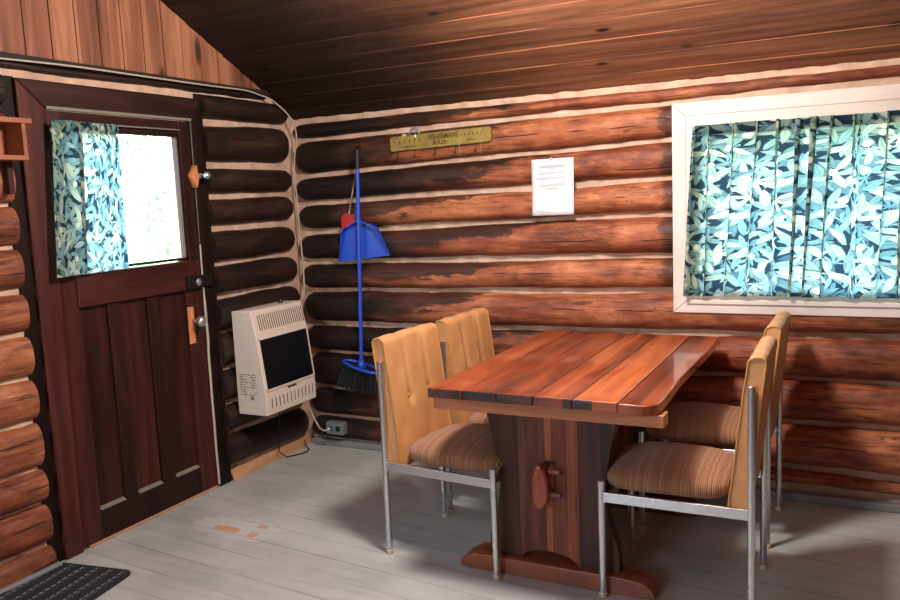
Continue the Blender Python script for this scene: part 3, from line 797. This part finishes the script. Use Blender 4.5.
# ------------------------------------------------------------------ chairs
def make_chair():
    root = empty('dining_chair')
    W, D = .208, .49                     # half width between post axes, depth
    r = .0122
    def post(x, y, h):
        lg = MB().tube([(x, y, .012), (x, y, h-.002), (x, y, h)], [r, r, r*.8], 16).build('leg', M['chrome'], root, smooth=True, autos=True)
        MB().lathe([(r*1.05, 0), (r*1.2, .004), (r*1.15, .016), (r*.9, .018)], (x, y, 0), 'z', 14).build('foot_cap', M['foot_cap'], lg, smooth=True, autos=True)
    for s in (-1, 1):
        post(0, s*W, .79); post(D, s*W, .425)
        MB().box(r*.6, D-r*.6, s*W-.006, s*W+.006, .348, .384).build('side_rail', M['chrome'], root, bevel=.002)
    MB().box(D-.03, D-.012, -W+.005, W-.005, .352, .378).build('cross_rail', M['chrome'], root, bevel=.002)
    MB().box(.02, .038, -W+.005, W-.005, .352, .378).build('cross_rail', M['chrome'], root, bevel=.002)
    # seat cushion: soft rounded block, domed in the middle
    m = MB(); nP, nT = 16, 56
    xc, hx, hy = .283, .211, .199
    vs = []
    def pw(v, e): return math.copysign(abs(v)**e, v)
    for i in range(nP+1):
        ph = -PI/2 + PI*i/nP
        cz = max(1e-4, math.cos(ph))**.3; sz = pw(math.sin(ph), .7)
        for k in range(nT):
            a = 2*PI*k/nT
            px, py = pw(math.cos(a), .38)*cz, pw(math.sin(a), .38)*cz
            z = .418 + .036*sz
            if sz > 0: z += .042*(1-px*px*.9)*(1-py*py*.95)*sz + .008*(px > .6)*0
            vs.append((xc + hx*px, hy*py, z + .002*nz(px*3, py*3, i*.2)))
    fs = [(i*nT+k, i*nT+(k+1) % nT, (i+1)*nT+(k+1) % nT, (i+1)*nT+k) for i in range(nP) for k in range(nT)]
    fs += [tuple(range(nT))[::-1], tuple(nP*nT+k for k in range(nT))]
    m.add(vs, fs).build('seat', M['cord'], root, smooth=True)
    # tufted backrest
    hw, T, H0, H1 = .193, .056, .362, .884
    nU = 44; n_s = 30
    sec = []                                 # (s along height 0..1, n across thickness -.5...5)
    for i in range(n_s+1): sec.append((i/n_s*.955, .5, 1.))
    for k in range(1, 8):
        a = PI/2 - PI*k/8
        sec.append((.955 + .045*math.cos(PI/2 - PI*k/8), .5*math.sin(a), 0.5))
    for i in range(n_s, -1, -2): sec.append((i/n_s*.955, -.5, 0.))
    Ls = len(sec)
    ch = (-hw*.36, hw*.36); sb = .50
    def pt(u, s, n, front):
        y = hw*(2*u-1)
        g = 0.; pil = 0.
        for c in ch:
            dz = abs(y-c)
            run = 1 if s > sb else math.exp(-((s-sb)/.04)**2)*1.0
            fade = .3 + .7*min(1, max(0, 1-(s-sb)/.42))
            g += .0085*math.exp(-(dz/(.008+.008*fade))**2)*run*fade
            g += .013*math.exp(-(dz/.016)**2 - ((s-sb)/.03)**2)
        pil = .007*(1-((2*u-1)**4))*math.sin(PI*min(1, s/.96))
        b = max(0, .25*math.cos(y/ch[1]*PI*1.15)) if False else 0
        x = .045 - .062*s + T*n
        if front > .9: x += pil - g + .004*nz(u*6, s*5, 2)
        elif front > .3:
            x += (-g*.5)*(n > 0)
        z = H0 + (H1-H0)*s
        if s > .9:
            sc = sum(math.exp(-((y-c)/.026)**2) for c in ch)
            z -= .0035*sc*(s-.9)/.1
            z -= .006*(abs(2*u-1)**6)*(s-.9)/.1
        return (x, y, z)
    m = MB(); vs = [pt(i/nU, *q) for i in range(nU+1) for q in sec]
    fs = [(i*Ls+k, i*Ls+(k+1) % Ls, (i+1)*Ls+(k+1) % Ls, (i+1)*Ls+k) for i in range(nU) for k in range(Ls)]
    fs += [tuple(range(Ls)), tuple(nU*Ls+k for k in range(Ls))]
    br = m.add(vs, fs).build('backrest', M['vinyl'], root, smooth=True, autos=True)
    for u in (0, 1):
        loop = [pt(u, *q) for q in sec]
        loop = [(x, y + (.001 if u else -.001), z) for x, y, z in loop]
        MB().tube(loop, .0032, 6, closed=True).build('piping', M['piping'], br, smooth=True)
    for c in ch:
        p = pt((c/hw+1)/2, sb, .5, 1.)
        MB().lathe([(.002, .002), (.006, .006), (.010, .003), (.010, -.004)], (p[0]+.006, c, p[2]), 'x', 14).build('button', M['piping'], br, smooth=True)
    return root
ch0 = make_chair()
ch0.location = (1.243, -.985, 0); ch0.rotation_euler = (0, 0, math.radians(-5))
ch0.location = (1.262, -.978, 0)
G = 'tan vinyl dining chairs at the trestle table'
tag(ch0, 'tan vinyl chair with chrome legs left of the table, nearer the viewer', 'chair', G)
ch1 = copy_tree(ch0); ch1.location = (1.300, -.515, 0); ch1.rotation_euler = (0, 0, math.radians(-4))
tag(ch1, 'tan vinyl chair left of the table, half hidden behind another chair, nearer the log wall', 'chair', G)
ch2 = copy_tree(ch0); ch2.location = (2.622, -1.0, 0); ch2.rotation_euler = (0, 0, PI + math.radians(.5))
tag(ch2, 'chair right of the table in front, its brown striped seat in full view', 'chair', G)
ch3 = copy_tree(ch0); ch3.location = (2.618, -.395, 0); ch3.rotation_euler = (0, 0, PI - math.radians(1))
tag(ch3, 'tan vinyl chair right of the table, farther back under the curtained window', 'chair', G)

# ------------------------------------------------------------------ wall heater
hy0, hy1 = -.70, -.283
ht = empty('wall_heater', (.06, -.49, .352), world=True)
tag(ht, 'cream gas wall heater with black glass front on the sooty logs beside the door', 'heater')
prof = [(.064, .352), (.064, .888), (.182, .892), (.190, .885), (.218, .757), (.247, .507), (.252, .48), (.252, .352)]
def hx(z):
    for (xa, za), (xb, zb) in zip(prof[3:], prof[4:]):
        if zb <= z <= za: return xa + (xb-xa)*(za-z)/(za-zb)
    return prof[-1][0]
MB().prism([(x, z) for x, z in prof], 'y', hy0, hy1).build('body', M['heater'], ht, bevel=.012, segs=3)
def front_quad(m, y0, y1, z0, z1, lift=.0012, dep=.004, mi=0):
    a, b = hx(z0), hx(z1)
    m.prism([(a+lift, z0), (b+lift, z1), (b-dep, z1), (a-dep, z0)], 'y', y0, y1, mi)
    return m
fr_ = [(-.676, -.30, .478, .752)]
front_quad(MB(), -.688, -.298, .488, .742, .003, .004).build('glass_front', M['black_glass'], ht, bevel=.002)
for (y0, y1, z0, z1) in ((-.694, -.688, .48, .75), (-.298, -.291, .48, .75), (-.694, -.291, .742, .75), (-.694, -.291, .48, .488)):
    front_quad(MB(), y0, y1, z0, z1, .006, .004).build('front_frame', M['heater'], ht)
for k in range(22):
    y = -.662 + k*.0172
    front_quad(MB(), y, y+.006, .785, .865, .001, .003).build('vent_slot', M['heater_dark'], ht)
for k in range(12):
    y = -.66 + k*.0312
    front_quad(MB(), y, y+.006, .385, .437, .001, .003).build('vent_slot', M['heater_dark'], ht)
front_quad(MB(), -.525, -.455, .464, .471, .004, .002).build('badge', M['black'], ht)
MB().lathe([(.013, .886), (.013, .906), (.009, .912), (.003, .913)], (.13, -.385, 0), 'z', 16).build('knob', M['black'], ht, smooth=True, autos=True)
for j in range(9):
    z = .56 - j*.013
    x = .088
    while x < .19:
        l = random.choice((.012, .018, .026))
        if not (x < .14 and x+l > .14) and not (j > 5 and x > .15 and random.random() < .4):
            MB().box(x, min(x+l, .195), hy0-.0008, hy0+.001, z, z+.005).build('label_line', M['label_grey'], ht)
        x += l + .007
MB().box(.152, .172, hy0-.0008, hy0+.001, .432, .452).build('label_mark', M['label_grey'], ht)
# gas pipe / thin black lead below the heater
bw_ = MB().tube([(.16, -.40, .352), (.085, -.40, .30), (.072, -.396, .2), (.068, -.394, .12), (.045, -.385, .05), (.06, -.34, .008), (.09, -.28, .006), (.11, -.22, .006), (.09, -.17, .006), (.05, -.15, .02), (.045, -.145, .05)], .0035, 7).build('lead', M['black'])
tag(bw_, 'thin black lead hanging from the heater down to the floor edge', 'cord')

# ------------------------------------------------------------------ outlet, plug and cables in the corner
ob = empty('outlet_box', (.235, -.065, .085), world=True)
tag(ob, 'grey metal outlet box on the lowest log in the corner', 'outlet')
MB().box(.172, .29, -.105, -.058, .085, .158).build('box', M['grey_metal'], ob, bevel=.005)
MB().box(.176, .286, -.108, -.105, .09, .153).build('cover_plate', M['grey_metal'], ob, bevel=.001)
for x in (.207, .256):
    MB().lathe([(.017, -.1085), (.017, -.1105), (.015, -.111)], (x, 0, .122), 'y', 18).build('socket', M['black'], ob, smooth=True, autos=True)
pc = empty('power_plug', (.2, -.12, .122), world=True)
tag(pc, 'dark plug with white cord in the grey outlet box below the heater', 'plug')
MB().lathe([(.016, -.111), (.017, -.13), (.013, -.142), (.006, -.146)], (.207, 0, .122), 'y', 16).build('plug_body', M['bright_metal'], pc, smooth=True)
MB().tube([(.207, -.144, .122), (.19, -.15, .118), (.15, -.135, .125), (.115, -.12, .155), (.09, -.115, .19), (.075, -.12, .25), (.07, -.16, .30), (.078, -.24, .335), (.085, -.26, .352)], .0048, 8).build('cord', M['cable'], pc, smooth=True)
pts = [(.045, -1.9, 2.0), (.045, -1.5, 2.012), (.045, -1.1, 2.012), (.045, -.7, 2.012), (.045, -.45, 2.014), (.046, -.33, 2.0), (.055, -.26, 1.985), (.075, -.20, 1.945), (.088, -.14, 1.895), (.085, -.095, 1.84), (.075, -.075, 1.77), (.055, -.072, 1.70), (.048, -.078, 1.60), (.05, -.075, 1.45), (.052, -.07, 1.25), (.056, -.068, 1.08), (.06, -.074, .95), (.075, -.12, .88), (.08, -.22, .86)]
def smooth_pts(p, n=6):
    out = []
    P = [Vector(q) for q in p]
    for i in range(len(P)-1):
        a, b, c, d = P[max(i-1,0)], P[i], P[i+1], P[min(i+2, len(P)-1)]
        for k in range(n):
            t_ = k/n
            out.append(.5*((2*b)+(c-a)*t_+(2*a-5*b+4*c-d)*t_*t_+(3*b-a-3*c+d)*t_**3))
    out.append(P[-1]); return out
cb = MB().tube(smooth_pts(pts), .0042, 7).build('cable', M['cable'], smooth=True)
tag(cb, 'pale cable running under the gable boards and down the room corner', 'cable')

# ------------------------------------------------------------------ broom, dustpan, fly swatter
br = empty('broom', (.50, -.10, .37), world=True)
tag(br, 'blue handled broom with black bristles hanging by the room corner', 'broom')
hA, hB = Vector((.487, -.10, 1.60)), Vector((.452, -.118, .545))
MB().tube([hA, hA.lerp(hB, .5), hB], .0105, 12).build('handle', M['blue'], br, smooth=True, autos=True)
MB().tube([(.4905, -.098, 1.695), (.490, -.098, 1.69), hA - Vector((0, 0, .0)), hA - Vector((.001, 0, .012))], [.008, .0122, .0125, .0125], 12).build('grip', M['black'], br, smooth=True, autos=True)
rim = []
hc = Vector((.462, -.125, .502)); ax = Vector((.118, .0, -.03)); ay = Vector((0, -.052, -.0))
for k in range(32):
    a = 2*PI*k/32
    rim.append(hc + ax*math.cos(a) + ay*math.sin(a) + Vector((0, 0, .03*(1-abs(math.cos(a)))*0)))
MB().tube(rim, .009, 8, closed=True).build('head_rim', M['blue_dark'], br, smooth=True)
MB().tube([hB, (.453, -.122, .52), (.456, -.125, .49)], [.0125, .02, .03], 12).build('ferrule', M['blue_dark'], br, smooth=True)
bm_ = MB(); rnd = random.Random(3)
for i in range(520):
    a = rnd.random()*2*PI; q = math.sqrt(rnd.random())*.95
    p = hc + ax*math.cos(a)*q + ay*math.sin(a)*q
    tip = hc + ax*1.02*math.cos(a)*q*1.25 + ay*math.sin(a)*q*1.2 + Vector((-.035, 0, -.125 - .012*rnd.random() + .02*math.cos(a)*q))
    if tip.y > -.07: tip.y = -.07 - .01*rnd.random()
    d = (tip-p).normalized(); s = d.cross(Vector((rnd.random()-.5, rnd.random()-.5, .1))).normalized()*.0028
    mid = p.lerp(tip, .5)
    bm_.add([p-s, p+s, mid+s, tip+s*.7, tip-s*.7, mid-s], [(0,1,2,5), (5,2,3,4)])
bs = bm_.build('bristles', M['bristle'], br); bs['kind'] = 'stuff'

dp = empty('dustpan', (.48, -.1, 1.1), world=True)
tag(dp, 'blue plastic dustpan clipped behind the broom handle', 'dustpan')
def pan_outline():
    L = [(.437, 1.300), (.405, 1.282), (.372, 1.272), (.352, 1.245), (.336, 1.17), (.316, 1.082)]
    R = [(.648, 1.118), (.61, 1.205), (.575, 1.272), (.545, 1.29), (.50, 1.300), (.472, 1.315)]
    return L + R
ol = pan_outline()
ctr = (.47, 1.2)
def inset(p, f): return (ctr[0]+(p[0]-ctr[0])*f, ctr[1]+(p[1]-ctr[1])*f)
m = MB(); n = len(ol)
def py(z): return -.066 - (1.31-z)*.02
vs = [(x, py(z), z) for x, z in ol]; vs2 = [(x, py(z)-.003, z) for x, z in ol]
m.add(vs + vs2, [tuple(range(n)), tuple(range(2*n-1, n-1, -1))] + [(i, (i+1) % n, (i+1) % n+n, i+n) for i in range(n)])
m.build('pan', M['blue'], dp)
# raised rim on every side but the mouth
m = MB()
for i in list(range(0, 5)) + list(range(6, n-1)) + [n-1]:
    a, b = ol[i], ol[(i+1) % n]
    a2, b2 = inset(a, .95), inset(b, .95)
    if i == n-1: ha = hb = .03
    def hgt(p): return .012 + .026*max(0, min(1, (p[1]-1.10)/.17))
    ha, hb = hgt(a), hgt(b)
    q = [(a[0], py(a[1]), a[1]), (b[0], py(b[1]), b[1]), (b[0], py(b[1])-hb, b[1]), (a[0], py(a[1])-ha, a[1]),
         (a2[0], py(a2[1]), a2[1]), (b2[0], py(b2[1]), b2[1]), (b2[0], py(b2[1])-hb, b2[1]), (a2[0], py(a2[1])-ha, a2[1])]
    m.add(q, [(0,1,2,3), (4,7,6,5), (3,2,6,7), (0,4,5,1), (0,3,7,4), (1,5,6,2)])
m.build('rim', M['blue_dark'], dp)
MB().prism([(.438, 1.29), (.472, 1.30), (.462, 1.385), (.458, 1.405), (.447, 1.405), (.443, 1.385)], 'y', -.083, -.066).build('pan_handle', M['blue_dark'], dp, bevel=.003)
fw = empty('fly_swatter', (.37, -.07, 1.25), world=True)
tag(fw, 'red fly swatter on a twisted wire handle behind the dustpan', 'fly swatter')
tw = []; tw2 = []
for k in range(50):
    q = k/49; c = Vector((.462, -.075, 1.585)).lerp(Vector((.397, -.075, 1.345)), q)
    a = q*44
    tw.append(c + Vector((math.cos(a), math.sin(a), 0))*.0026); tw2.append(c - Vector((math.cos(a), math.sin(a), 0))*.0026)
MB().tube(tw, .002, 5).build('wire_handle', M['wire'], fw); MB().tube(tw2, .002, 5).build('wire_handle', M['wire'], fw)
MB().prism([(.362, 1.352), (.43, 1.345), (.432, 1.318), (.40, 1.225), (.342, 1.215), (.335, 1.30), (.340, 1.335)], 'y', -.0645, -.0605).build('flap', M['red'], fw, bevel=.0015)
nl = MB().tube([(.49, .0, 1.71), (.49, -.1, 1.705), (.49, -.113, 1.708)], .003, 8).build('nail', M['dark_metal'])
tag(nl, 'dark nail in the log at the top of the broom', 'nail')

# ------------------------------------------------------------------ fisherman's ruler with hooks
yR0, yR1 = -.083, -.071
rr = empty('ruler_hook_board', (1.0, yR1, 1.70), world=True)
tag(rr, 'old yellow ruler board with small hooks, lettered FISHERMANS RULER, on the log wall', 'hook board')
rx0, rx1 = .688, 1.272
rp = []
for cx, cz, a0 in ((rx1-.014, 1.757-.014, 0), (rx0+.014, 1.744-.014, 90), (rx0+.014, 1.668+.014, 180), (rx1-.014, 1.683+.014, 270)):
    for k in range(4):
        a = math.radians(a0 + k*30); rp.append((cx+.014*math.cos(a), cz+.014*math.sin(a)))
MB().prism(rp, 'y', yR0, yR1).build('board', M['ruler'], rr, bevel=.0015)
def text_mesh(body, size, x, z, y, name, parent, mat, tilt=.022, sx=1.):
    cu = bpy.data.curves.new('lettering', 'FONT'); cu.body = body; cu.size = size; cu.align_x = 'CENTER'; cu.align_y = 'CENTER'; cu.extrude = .0004; cu.offset = .0005
    ob = bpy.data.objects.new('lettering', cu); C.objects.link(ob)
    dg = bpy.context.evaluated_depsgraph_get(); dg.update()
    me = bpy.data.meshes.new_from_object(ob.evaluated_get(dg))
    bpy.data.objects.remove(ob); bpy.data.curves.remove(cu)
    off = Vector(parent['_w'])
    for v in me.vertices:
        p = v.co; q = Vector((p.x*sx, -p.z, p.y))
        v.co = Vector((x + q.x - q.z*math.sin(tilt), y + q.y, z + q.z + q.x*math.sin(tilt))) - off
    me.materials.clear(); me.materials.append(mat)
    o = bpy.data.objects.new(name, me); C.objects.link(o); o.parent = parent
    return o
def rz_(x): return 1.706 + (x-rx0)*.0237
text_mesh('FISHERMANS', .036, 1.005, rz_(1.005)+.014, yR0-.0006, 'lettering', rr, M['black_ink'], sx=.84)
text_mesh('RULER', .028, .985, rz_(.985)-.016, yR0-.0006, 'lettering', rr, M['black_ink'])
for i, x in enumerate((.715, .745, .777, .808, .838, .868)):
    text_mesh('I', .026, x, rz_(x)+.006, yR0-.0006, 'tick_mark', rr, M['black_ink'])
for i, x in enumerate((1.105, 1.128, 1.151, 1.174, 1.197, 1.220)):
    text_mesh(str(i+1), .017, x, rz_(x)+.010, yR0-.0006, 'numeral', rr, M['black_ink'])
for x0_, x1_, dz in ((.755, .80, -.022), (.812, .845, -.022), (1.145, 1.19, -.018)):
    x = x0_
    while x < x1_:
        MB().box(x, x+.005, yR0-.001, yR0+.001, rz_(x)+dz-.002, rz_(x)+dz+.003).build('small_print', M['black_ink'], rr)
        x += .0075
for x in (.705, 1.215):
    MB().lathe([(.005, yR0+.001), (.005, yR0-.002), (.002, yR0-.004)], (x, 0, rz_(x)+(.003 if x < 1 else .028)), 'y', 12).build('screw', M['bright_metal'], rr, smooth=True)
for x in (.738, .838, .958, 1.075, 1.19):
    z0 = rz_(x)-.036
    hk = [(x, yR1-.004, z0+.006), (x, yR0-.002, z0-.012), (x, yR0-.004, z0-.03)]
    for k in range(9):
        a = PI*k/8
        hk.append((x, yR0-.004-.011*(1-math.cos(a)), z0-.034-.011*math.sin(a)))
    hook = MB().tube(hk, .0019, 7).build('hook', M['dark_metal'], rr, smooth=True)
    MB().lathe([(.0, -.004), (.0034, -.002), (.004, 0), (.0034, .002), (.0, .004)], (x, yR0-.0265, z0-.031), 'z', 10).build('hook_tip', M['bright_metal'], hook, smooth=True)
for x, gl in ((1.075+.022, .03), (1.19+.026, .03)):
    z0 = rz_(x)-.036
    rg = [(x + .0075*math.cos(2*PI*k/18), yR0-.006, z0-.045 + .0085*math.sin(2*PI*k/18)) for k in range(18)]
    kr = empty('ring_tag', (x, yR0-.006, z0), world=True)
    tag(kr, 'small wire ring hanging from the ruler board ' + ('second from its right end' if x < 1.15 else 'at its right end'), 'ring', 'wire rings on the ruler board')
    MB().tube(rg, .0011, 6, closed=True).build('ring', M['wire'], kr, smooth=True)
    MB().tube([(x, yR0-.003, z0+.012), (x, yR0-.006, z0-.036)], .0008, 5).build('wire', M['wire'], kr)
# silver clip on top of the ruler and the pink tab beside it
cl = empty('metal_clip', (.84, yR0, 1.75), world=True)
tag(cl, 'silver arched metal clip hung over the top edge of the ruler board', 'clip')
arc = [(.842 + .029*math.cos(PI*k/12), -.088, 1.744 + .034*math.sin(PI*k/12)) for k in range(13)]
MB().tube(arc, [.004 + .003*math.sin(PI*k/12) for k in range(13)], 10).build('arch', M['grey_metal'], cl, smooth=True)
MB().tube([(.846, -.09, 1.757), (.848, -.092, 1.735), (.850, -.092, 1.722)], [.004, .0055, .003], 10).build('tongue', M['bright_metal'], cl, smooth=True)
pt_ = MB().box(.764, .785, -.084, -.068, 1.742, 1.755).build('peg_tab', M['cable'], bevel=.002)
tag(pt_, 'little pale pink tab on the top edge of the ruler board', 'tab')

# ------------------------------------------------------------------ paper notice
yp = -.072
pn = empty('paper_notice', (1.59, yp, 1.44), world=True)
tag(pn, 'white typed paper sheet pinned to the log wall', 'paper')
pgm = MB()
def pf(u, w): return (1.478 + .214*u - .002*w, yp - .0035*math.sin(PI*u) - .006*w*w, 1.579 - .272*w + .001*u)
pgm.grid(12, 14, pf); sh = pgm.build('sheet', M['paper'], pn, smooth=True)
sm = sh.modifiers.new('thickness', 'SOLIDIFY'); sm.thickness = .0005
rnd = random.Random(11)
for w_, u0, u1, h in ((.125, .20, .80, .0022), (.15, .22, .78, .0022), (.185, .42, .56, .0022), (.245, .2, .8, .0016), (.27, .14, .5, .0014), (.335, .12, .86, .0016), (.36, .12, .45, .0013), (.40, .45, .52, .0012), (.435, .6, .84, .0013), (.46, .16, .78, .0014), (.485, .2, .6, .0013), (.53, .34, .62, .0025), (.92, .1, .3, .0012), (.945, .1, .45, .0012)):
    m = MB(); u = u0
    while u < u1:
        l = rnd.uniform(.02, .06); e = min(u+l, u1)
        a, b = pf(u, w_), pf(e, w_)
        m.add([(a[0], a[1]-.0012, a[2]-h), (b[0], b[1]-.0012, b[2]-h), (b[0], b[1]-.0012, b[2]+h), (a[0], a[1]-.0012, a[2]+h)], [(0,1,2,3)])
        u = e + .012
    m.build('text_line', M['ink'], pn)
MB().lathe([(.002, -.03), (.002, yp+.001), (.004, yp), (.004, yp-.006), (.006, yp-.007), (.005, yp-.012), (.001, yp-.013)], (1.581, 0, 1.579), 'y', 12).build('push_pin', M['paper'], pn, smooth=True)

# ------------------------------------------------------------------ wall shelf at the left edge
shf = empty('wall_shelf', (.0, -1.9, 1.63), world=True)
tag(shf, 'small orange wooden cubby shelf at the left edge beside the door casing', 'shelf')
MB().box(.045, .15, -2.25, -1.778, 1.757, 1.777).build('top_board', M['shelf'], shf, bevel=.002)
MB().box(.045, .15, -2.25, -1.805, 1.622, 1.640).build('bottom_board', M['shelf'], shf, bevel=.002)
MB().box(.045, .15, -1.823, -1.806, 1.640, 1.757).build('end_board', M['shelf'], shf, bevel=.002)
MB().box(.045, .055, -2.25, -1.823, 1.640, 1.757).build('back_board', M['shelf'], shf, bevel=.001)
MB().box(.045, .075, -1.845, -1.822, 1.50, 1.622).build('bracket', M['casing_lit'], shf, bevel=.002)
# ------------------------------------------------------------------ door mat
dm = empty('floor_mat', (.25, -2.06, .001), math.radians(9.5))
tag(dm, 'dark ribbed floor mat with pale dashed stripes in front of the door', 'mat')
mw, ml, rc = .185, .315, .03
ol = []
for cx, cy, a0 in ((mw-rc, ml-rc, 0), (-mw+rc, ml-rc, 90), (-mw+rc, -ml+rc, 180), (mw-rc, -ml+rc, 270)):
    for k in range(6):
        a = math.radians(a0 + k*18); ol.append((cx+rc*math.cos(a), cy+rc*math.sin(a)))
MB().prism(ol, 'z', 0, .009).build('pile', M['mat'], dm, bevel=.003)
MB().tube([(x, y, .006) for x, y in ol], .006, 7, closed=True).build('binding', M['mat_edge'], dm, smooth=True)

# ------------------------------------------------------------------ ceiling lamp of the room (above the picture)
LP = Vector((1.98, -1.52, 2.24))
lm = empty('ceiling_lamp', (LP.x, LP.y, 2.7), world=True)
tag(lm, 'bare bulb lamp holder hanging from the sloping ceiling above the table', 'lamp')
MB().lathe([(.05, 2.70), (.05, 2.64), (.008, 2.63), (.008, 2.46), (.022, 2.45), (.022, 2.42), (.018, 2.41)], (LP.x, LP.y, 0), 'z', 20).build('lamp_holder', M['black'], lm, smooth=True)
def light(name, typ, loc, **k):
    l = bpy.data.lights.new(name, typ); o = bpy.data.objects.new(name, l); C.objects.link(o); o.location = loc
    for a, v in k.items(): setattr(l, a, v)
    return o
light('lamp_bulb', 'POINT', LP, energy=112., color=(1., .96, .91), shadow_soft_size=.14)

# ------------------------------------------------------------------ outdoors
t = NT('grass'); v = t.coord(); t.set(Base_Color=t.ramp(t.noise(v, 3., 6.), [(.3, lin(112,122,92)), (.7, lin(150,158,124))]), Roughness=.9)
gr = struct(MB().box(-40, 40, -40, 40, -.42, -.3).build('ground', t.m))
t = NT('leaf'); r = t.n('ShaderNodeObjectInfo').outputs['Random']; v = t.coord()
t.t.nodes.remove(t.b)
lc = t.ramp(t.noise(v, 2.5, 4.), [(.3, lin(70,140,72)), (.7, lin(138,192,122))])
mx = t.n('ShaderNodeMixShader', {0: .35, 1: t.n('ShaderNodeBsdfDiffuse', {'Color': lc}).outputs[0], 2: t.n('ShaderNodeBsdfTranslucent', {'Color': lc}).outputs[0]})
t.t.links.new(mx.outputs[0], t.o.inputs[0]); M['leaf'] = t.m
M['bark'] = plain('bark', lin(92,74,58), .9)
for i, (x, y, h, s, lab) in enumerate(((-4.6, 2.3, 1.5, 1.5, 'leafy green bush in sunlight seen through the door glass'), (-7.6, 6.4, 1.4, 1.9, 'second sunlit bush behind the first outside the door glass'))):
    sb = empty('bush', (x, y, -.3)); tag(sb, lab, 'bush', 'bushes outside the door')
    MB().tube([(0, 0, 0), (.05, 0, h*.6), (0, .05, h)], [.06, .045, .03], 8).build('stem', M['bark'], sb)
    rnd = random.Random(20+i); m = MB()
    for k in range(2600):
        d = Vector((rnd.gauss(0,1), rnd.gauss(0,1), rnd.gauss(0,1))).normalized()
        R = s*(.55+.45*rnd.random())*(1+.3*nz(d.x*2, d.y*2, d.z*2))
        p = Vector((d.x*R, d.y*R, h + d.z*R*.8))
        a = Vector((rnd.gauss(0,1), rnd.gauss(0,1), rnd.gauss(0,1))).normalized(); b = a.orthogonal().normalized()
        l = .09+.05*rnd.random()
        m.add([p, p+a*l*.5+b*l*.25, p+a*l, p+a*l*.5-b*l*.25], [(0,1,2,3)])
    fo = m.build('foliage', M['leaf'], sb); fo['kind'] = 'stuff'

w = bpy.data.worlds.new('daylight'); bpy.context.scene.world = w; w.use_nodes = True
nt = w.node_tree; bg = nt.nodes['Background']
sky = nt.nodes.new('ShaderNodeTexSky'); sky.sky_type = 'NISHITA'; sky.sun_disc = False
sky.sun_elevation = math.radians(48); sky.sun_rotation = math.radians(140); sky.air_density = 1.; sky.dust_density = 3.
mixn = nt.nodes.new('ShaderNodeMix'); mixn.data_type = 'RGBA'; mixn.inputs[0].default_value = .55
mixn.inputs[7].default_value = (.36, .39, .42, 1)
scl = nt.nodes.new('ShaderNodeVectorMath'); scl.operation = 'SCALE'; scl.inputs['Scale'].default_value = .12
nt.links.new(sky.outputs[0], scl.inputs[0]); nt.links.new(scl.outputs[0], mixn.inputs[6]); nt.links.new(mixn.outputs[2], bg.inputs[0])
bg.inputs[1].default_value = 30.
sun = light('sun', 'SUN', (6, -8, 10), energy=8.5, angle=.03, color=(1., .99, .95))
sun.rotation_euler = Vector((-.62, .42, -.85)).to_track_quat('-Z', 'Y').to_euler()
def portal(loc, rot, sx, sy):
    o = light('portal', 'AREA', loc, shape='RECTANGLE', size=sx, size_y=sy); o.rotation_euler = rot
    o.data.cycles.is_portal = True; return o
portal(((WX0+WX1)/2, .12, (WZ0+WZ1)/2), (-PI/2, 0, 0), WX1-WX0, WZ1-WZ0)
portal((-.05, (HY0+HY1)/2, (HZ0+HZ1)/2), (0, -PI/2, 0), HZ1-HZ0, HY1-HY0)
portal(((FX0+FX1)/2, RY-.09, (FZ0+FZ1)/2), (PI/2, 0, 0), FX1-FX0, FZ1-FZ0)
portal((-.1, (SY0+SY1)/2, (SZ0+SZ1)/2), (0, -PI/2, 0), SZ1-SZ0, SY1-SY0)

# ------------------------------------------------------------------ camera and view
cam = bpy.data.cameras.new('camera'); co = bpy.data.objects.new('camera', cam); C.objects.link(co)
cam.sensor_width = 36.; cam.lens = 32.44; cam.clip_start = .05
r_ = Vector((0.89254646, 0.44883647, -0.04366497)); dn = Vector((0.01822732, -0.13265517, -0.99099464)); fw_ = Vector((-0.45058692, 0.88371286, -0.12658199))
co.matrix_world = Matrix(((r_.x, -dn.x, -fw_.x, 2.92048), (r_.y, -dn.y, -fw_.y, -3.84211), (r_.z, -dn.z, -fw_.z, 1.42), (0, 0, 0, 1)))
sc = bpy.context.scene; sc.camera = co
sc.view_settings.view_transform = 'Standard'; sc.view_settings.look = 'None'
sc.view_settings.gamma = 1.; sc.view_settings.use_curve_mapping = False
sc.view_settings.exposure = .75
for o in bpy.data.objects:
    if '_w' in o: del o['_w']
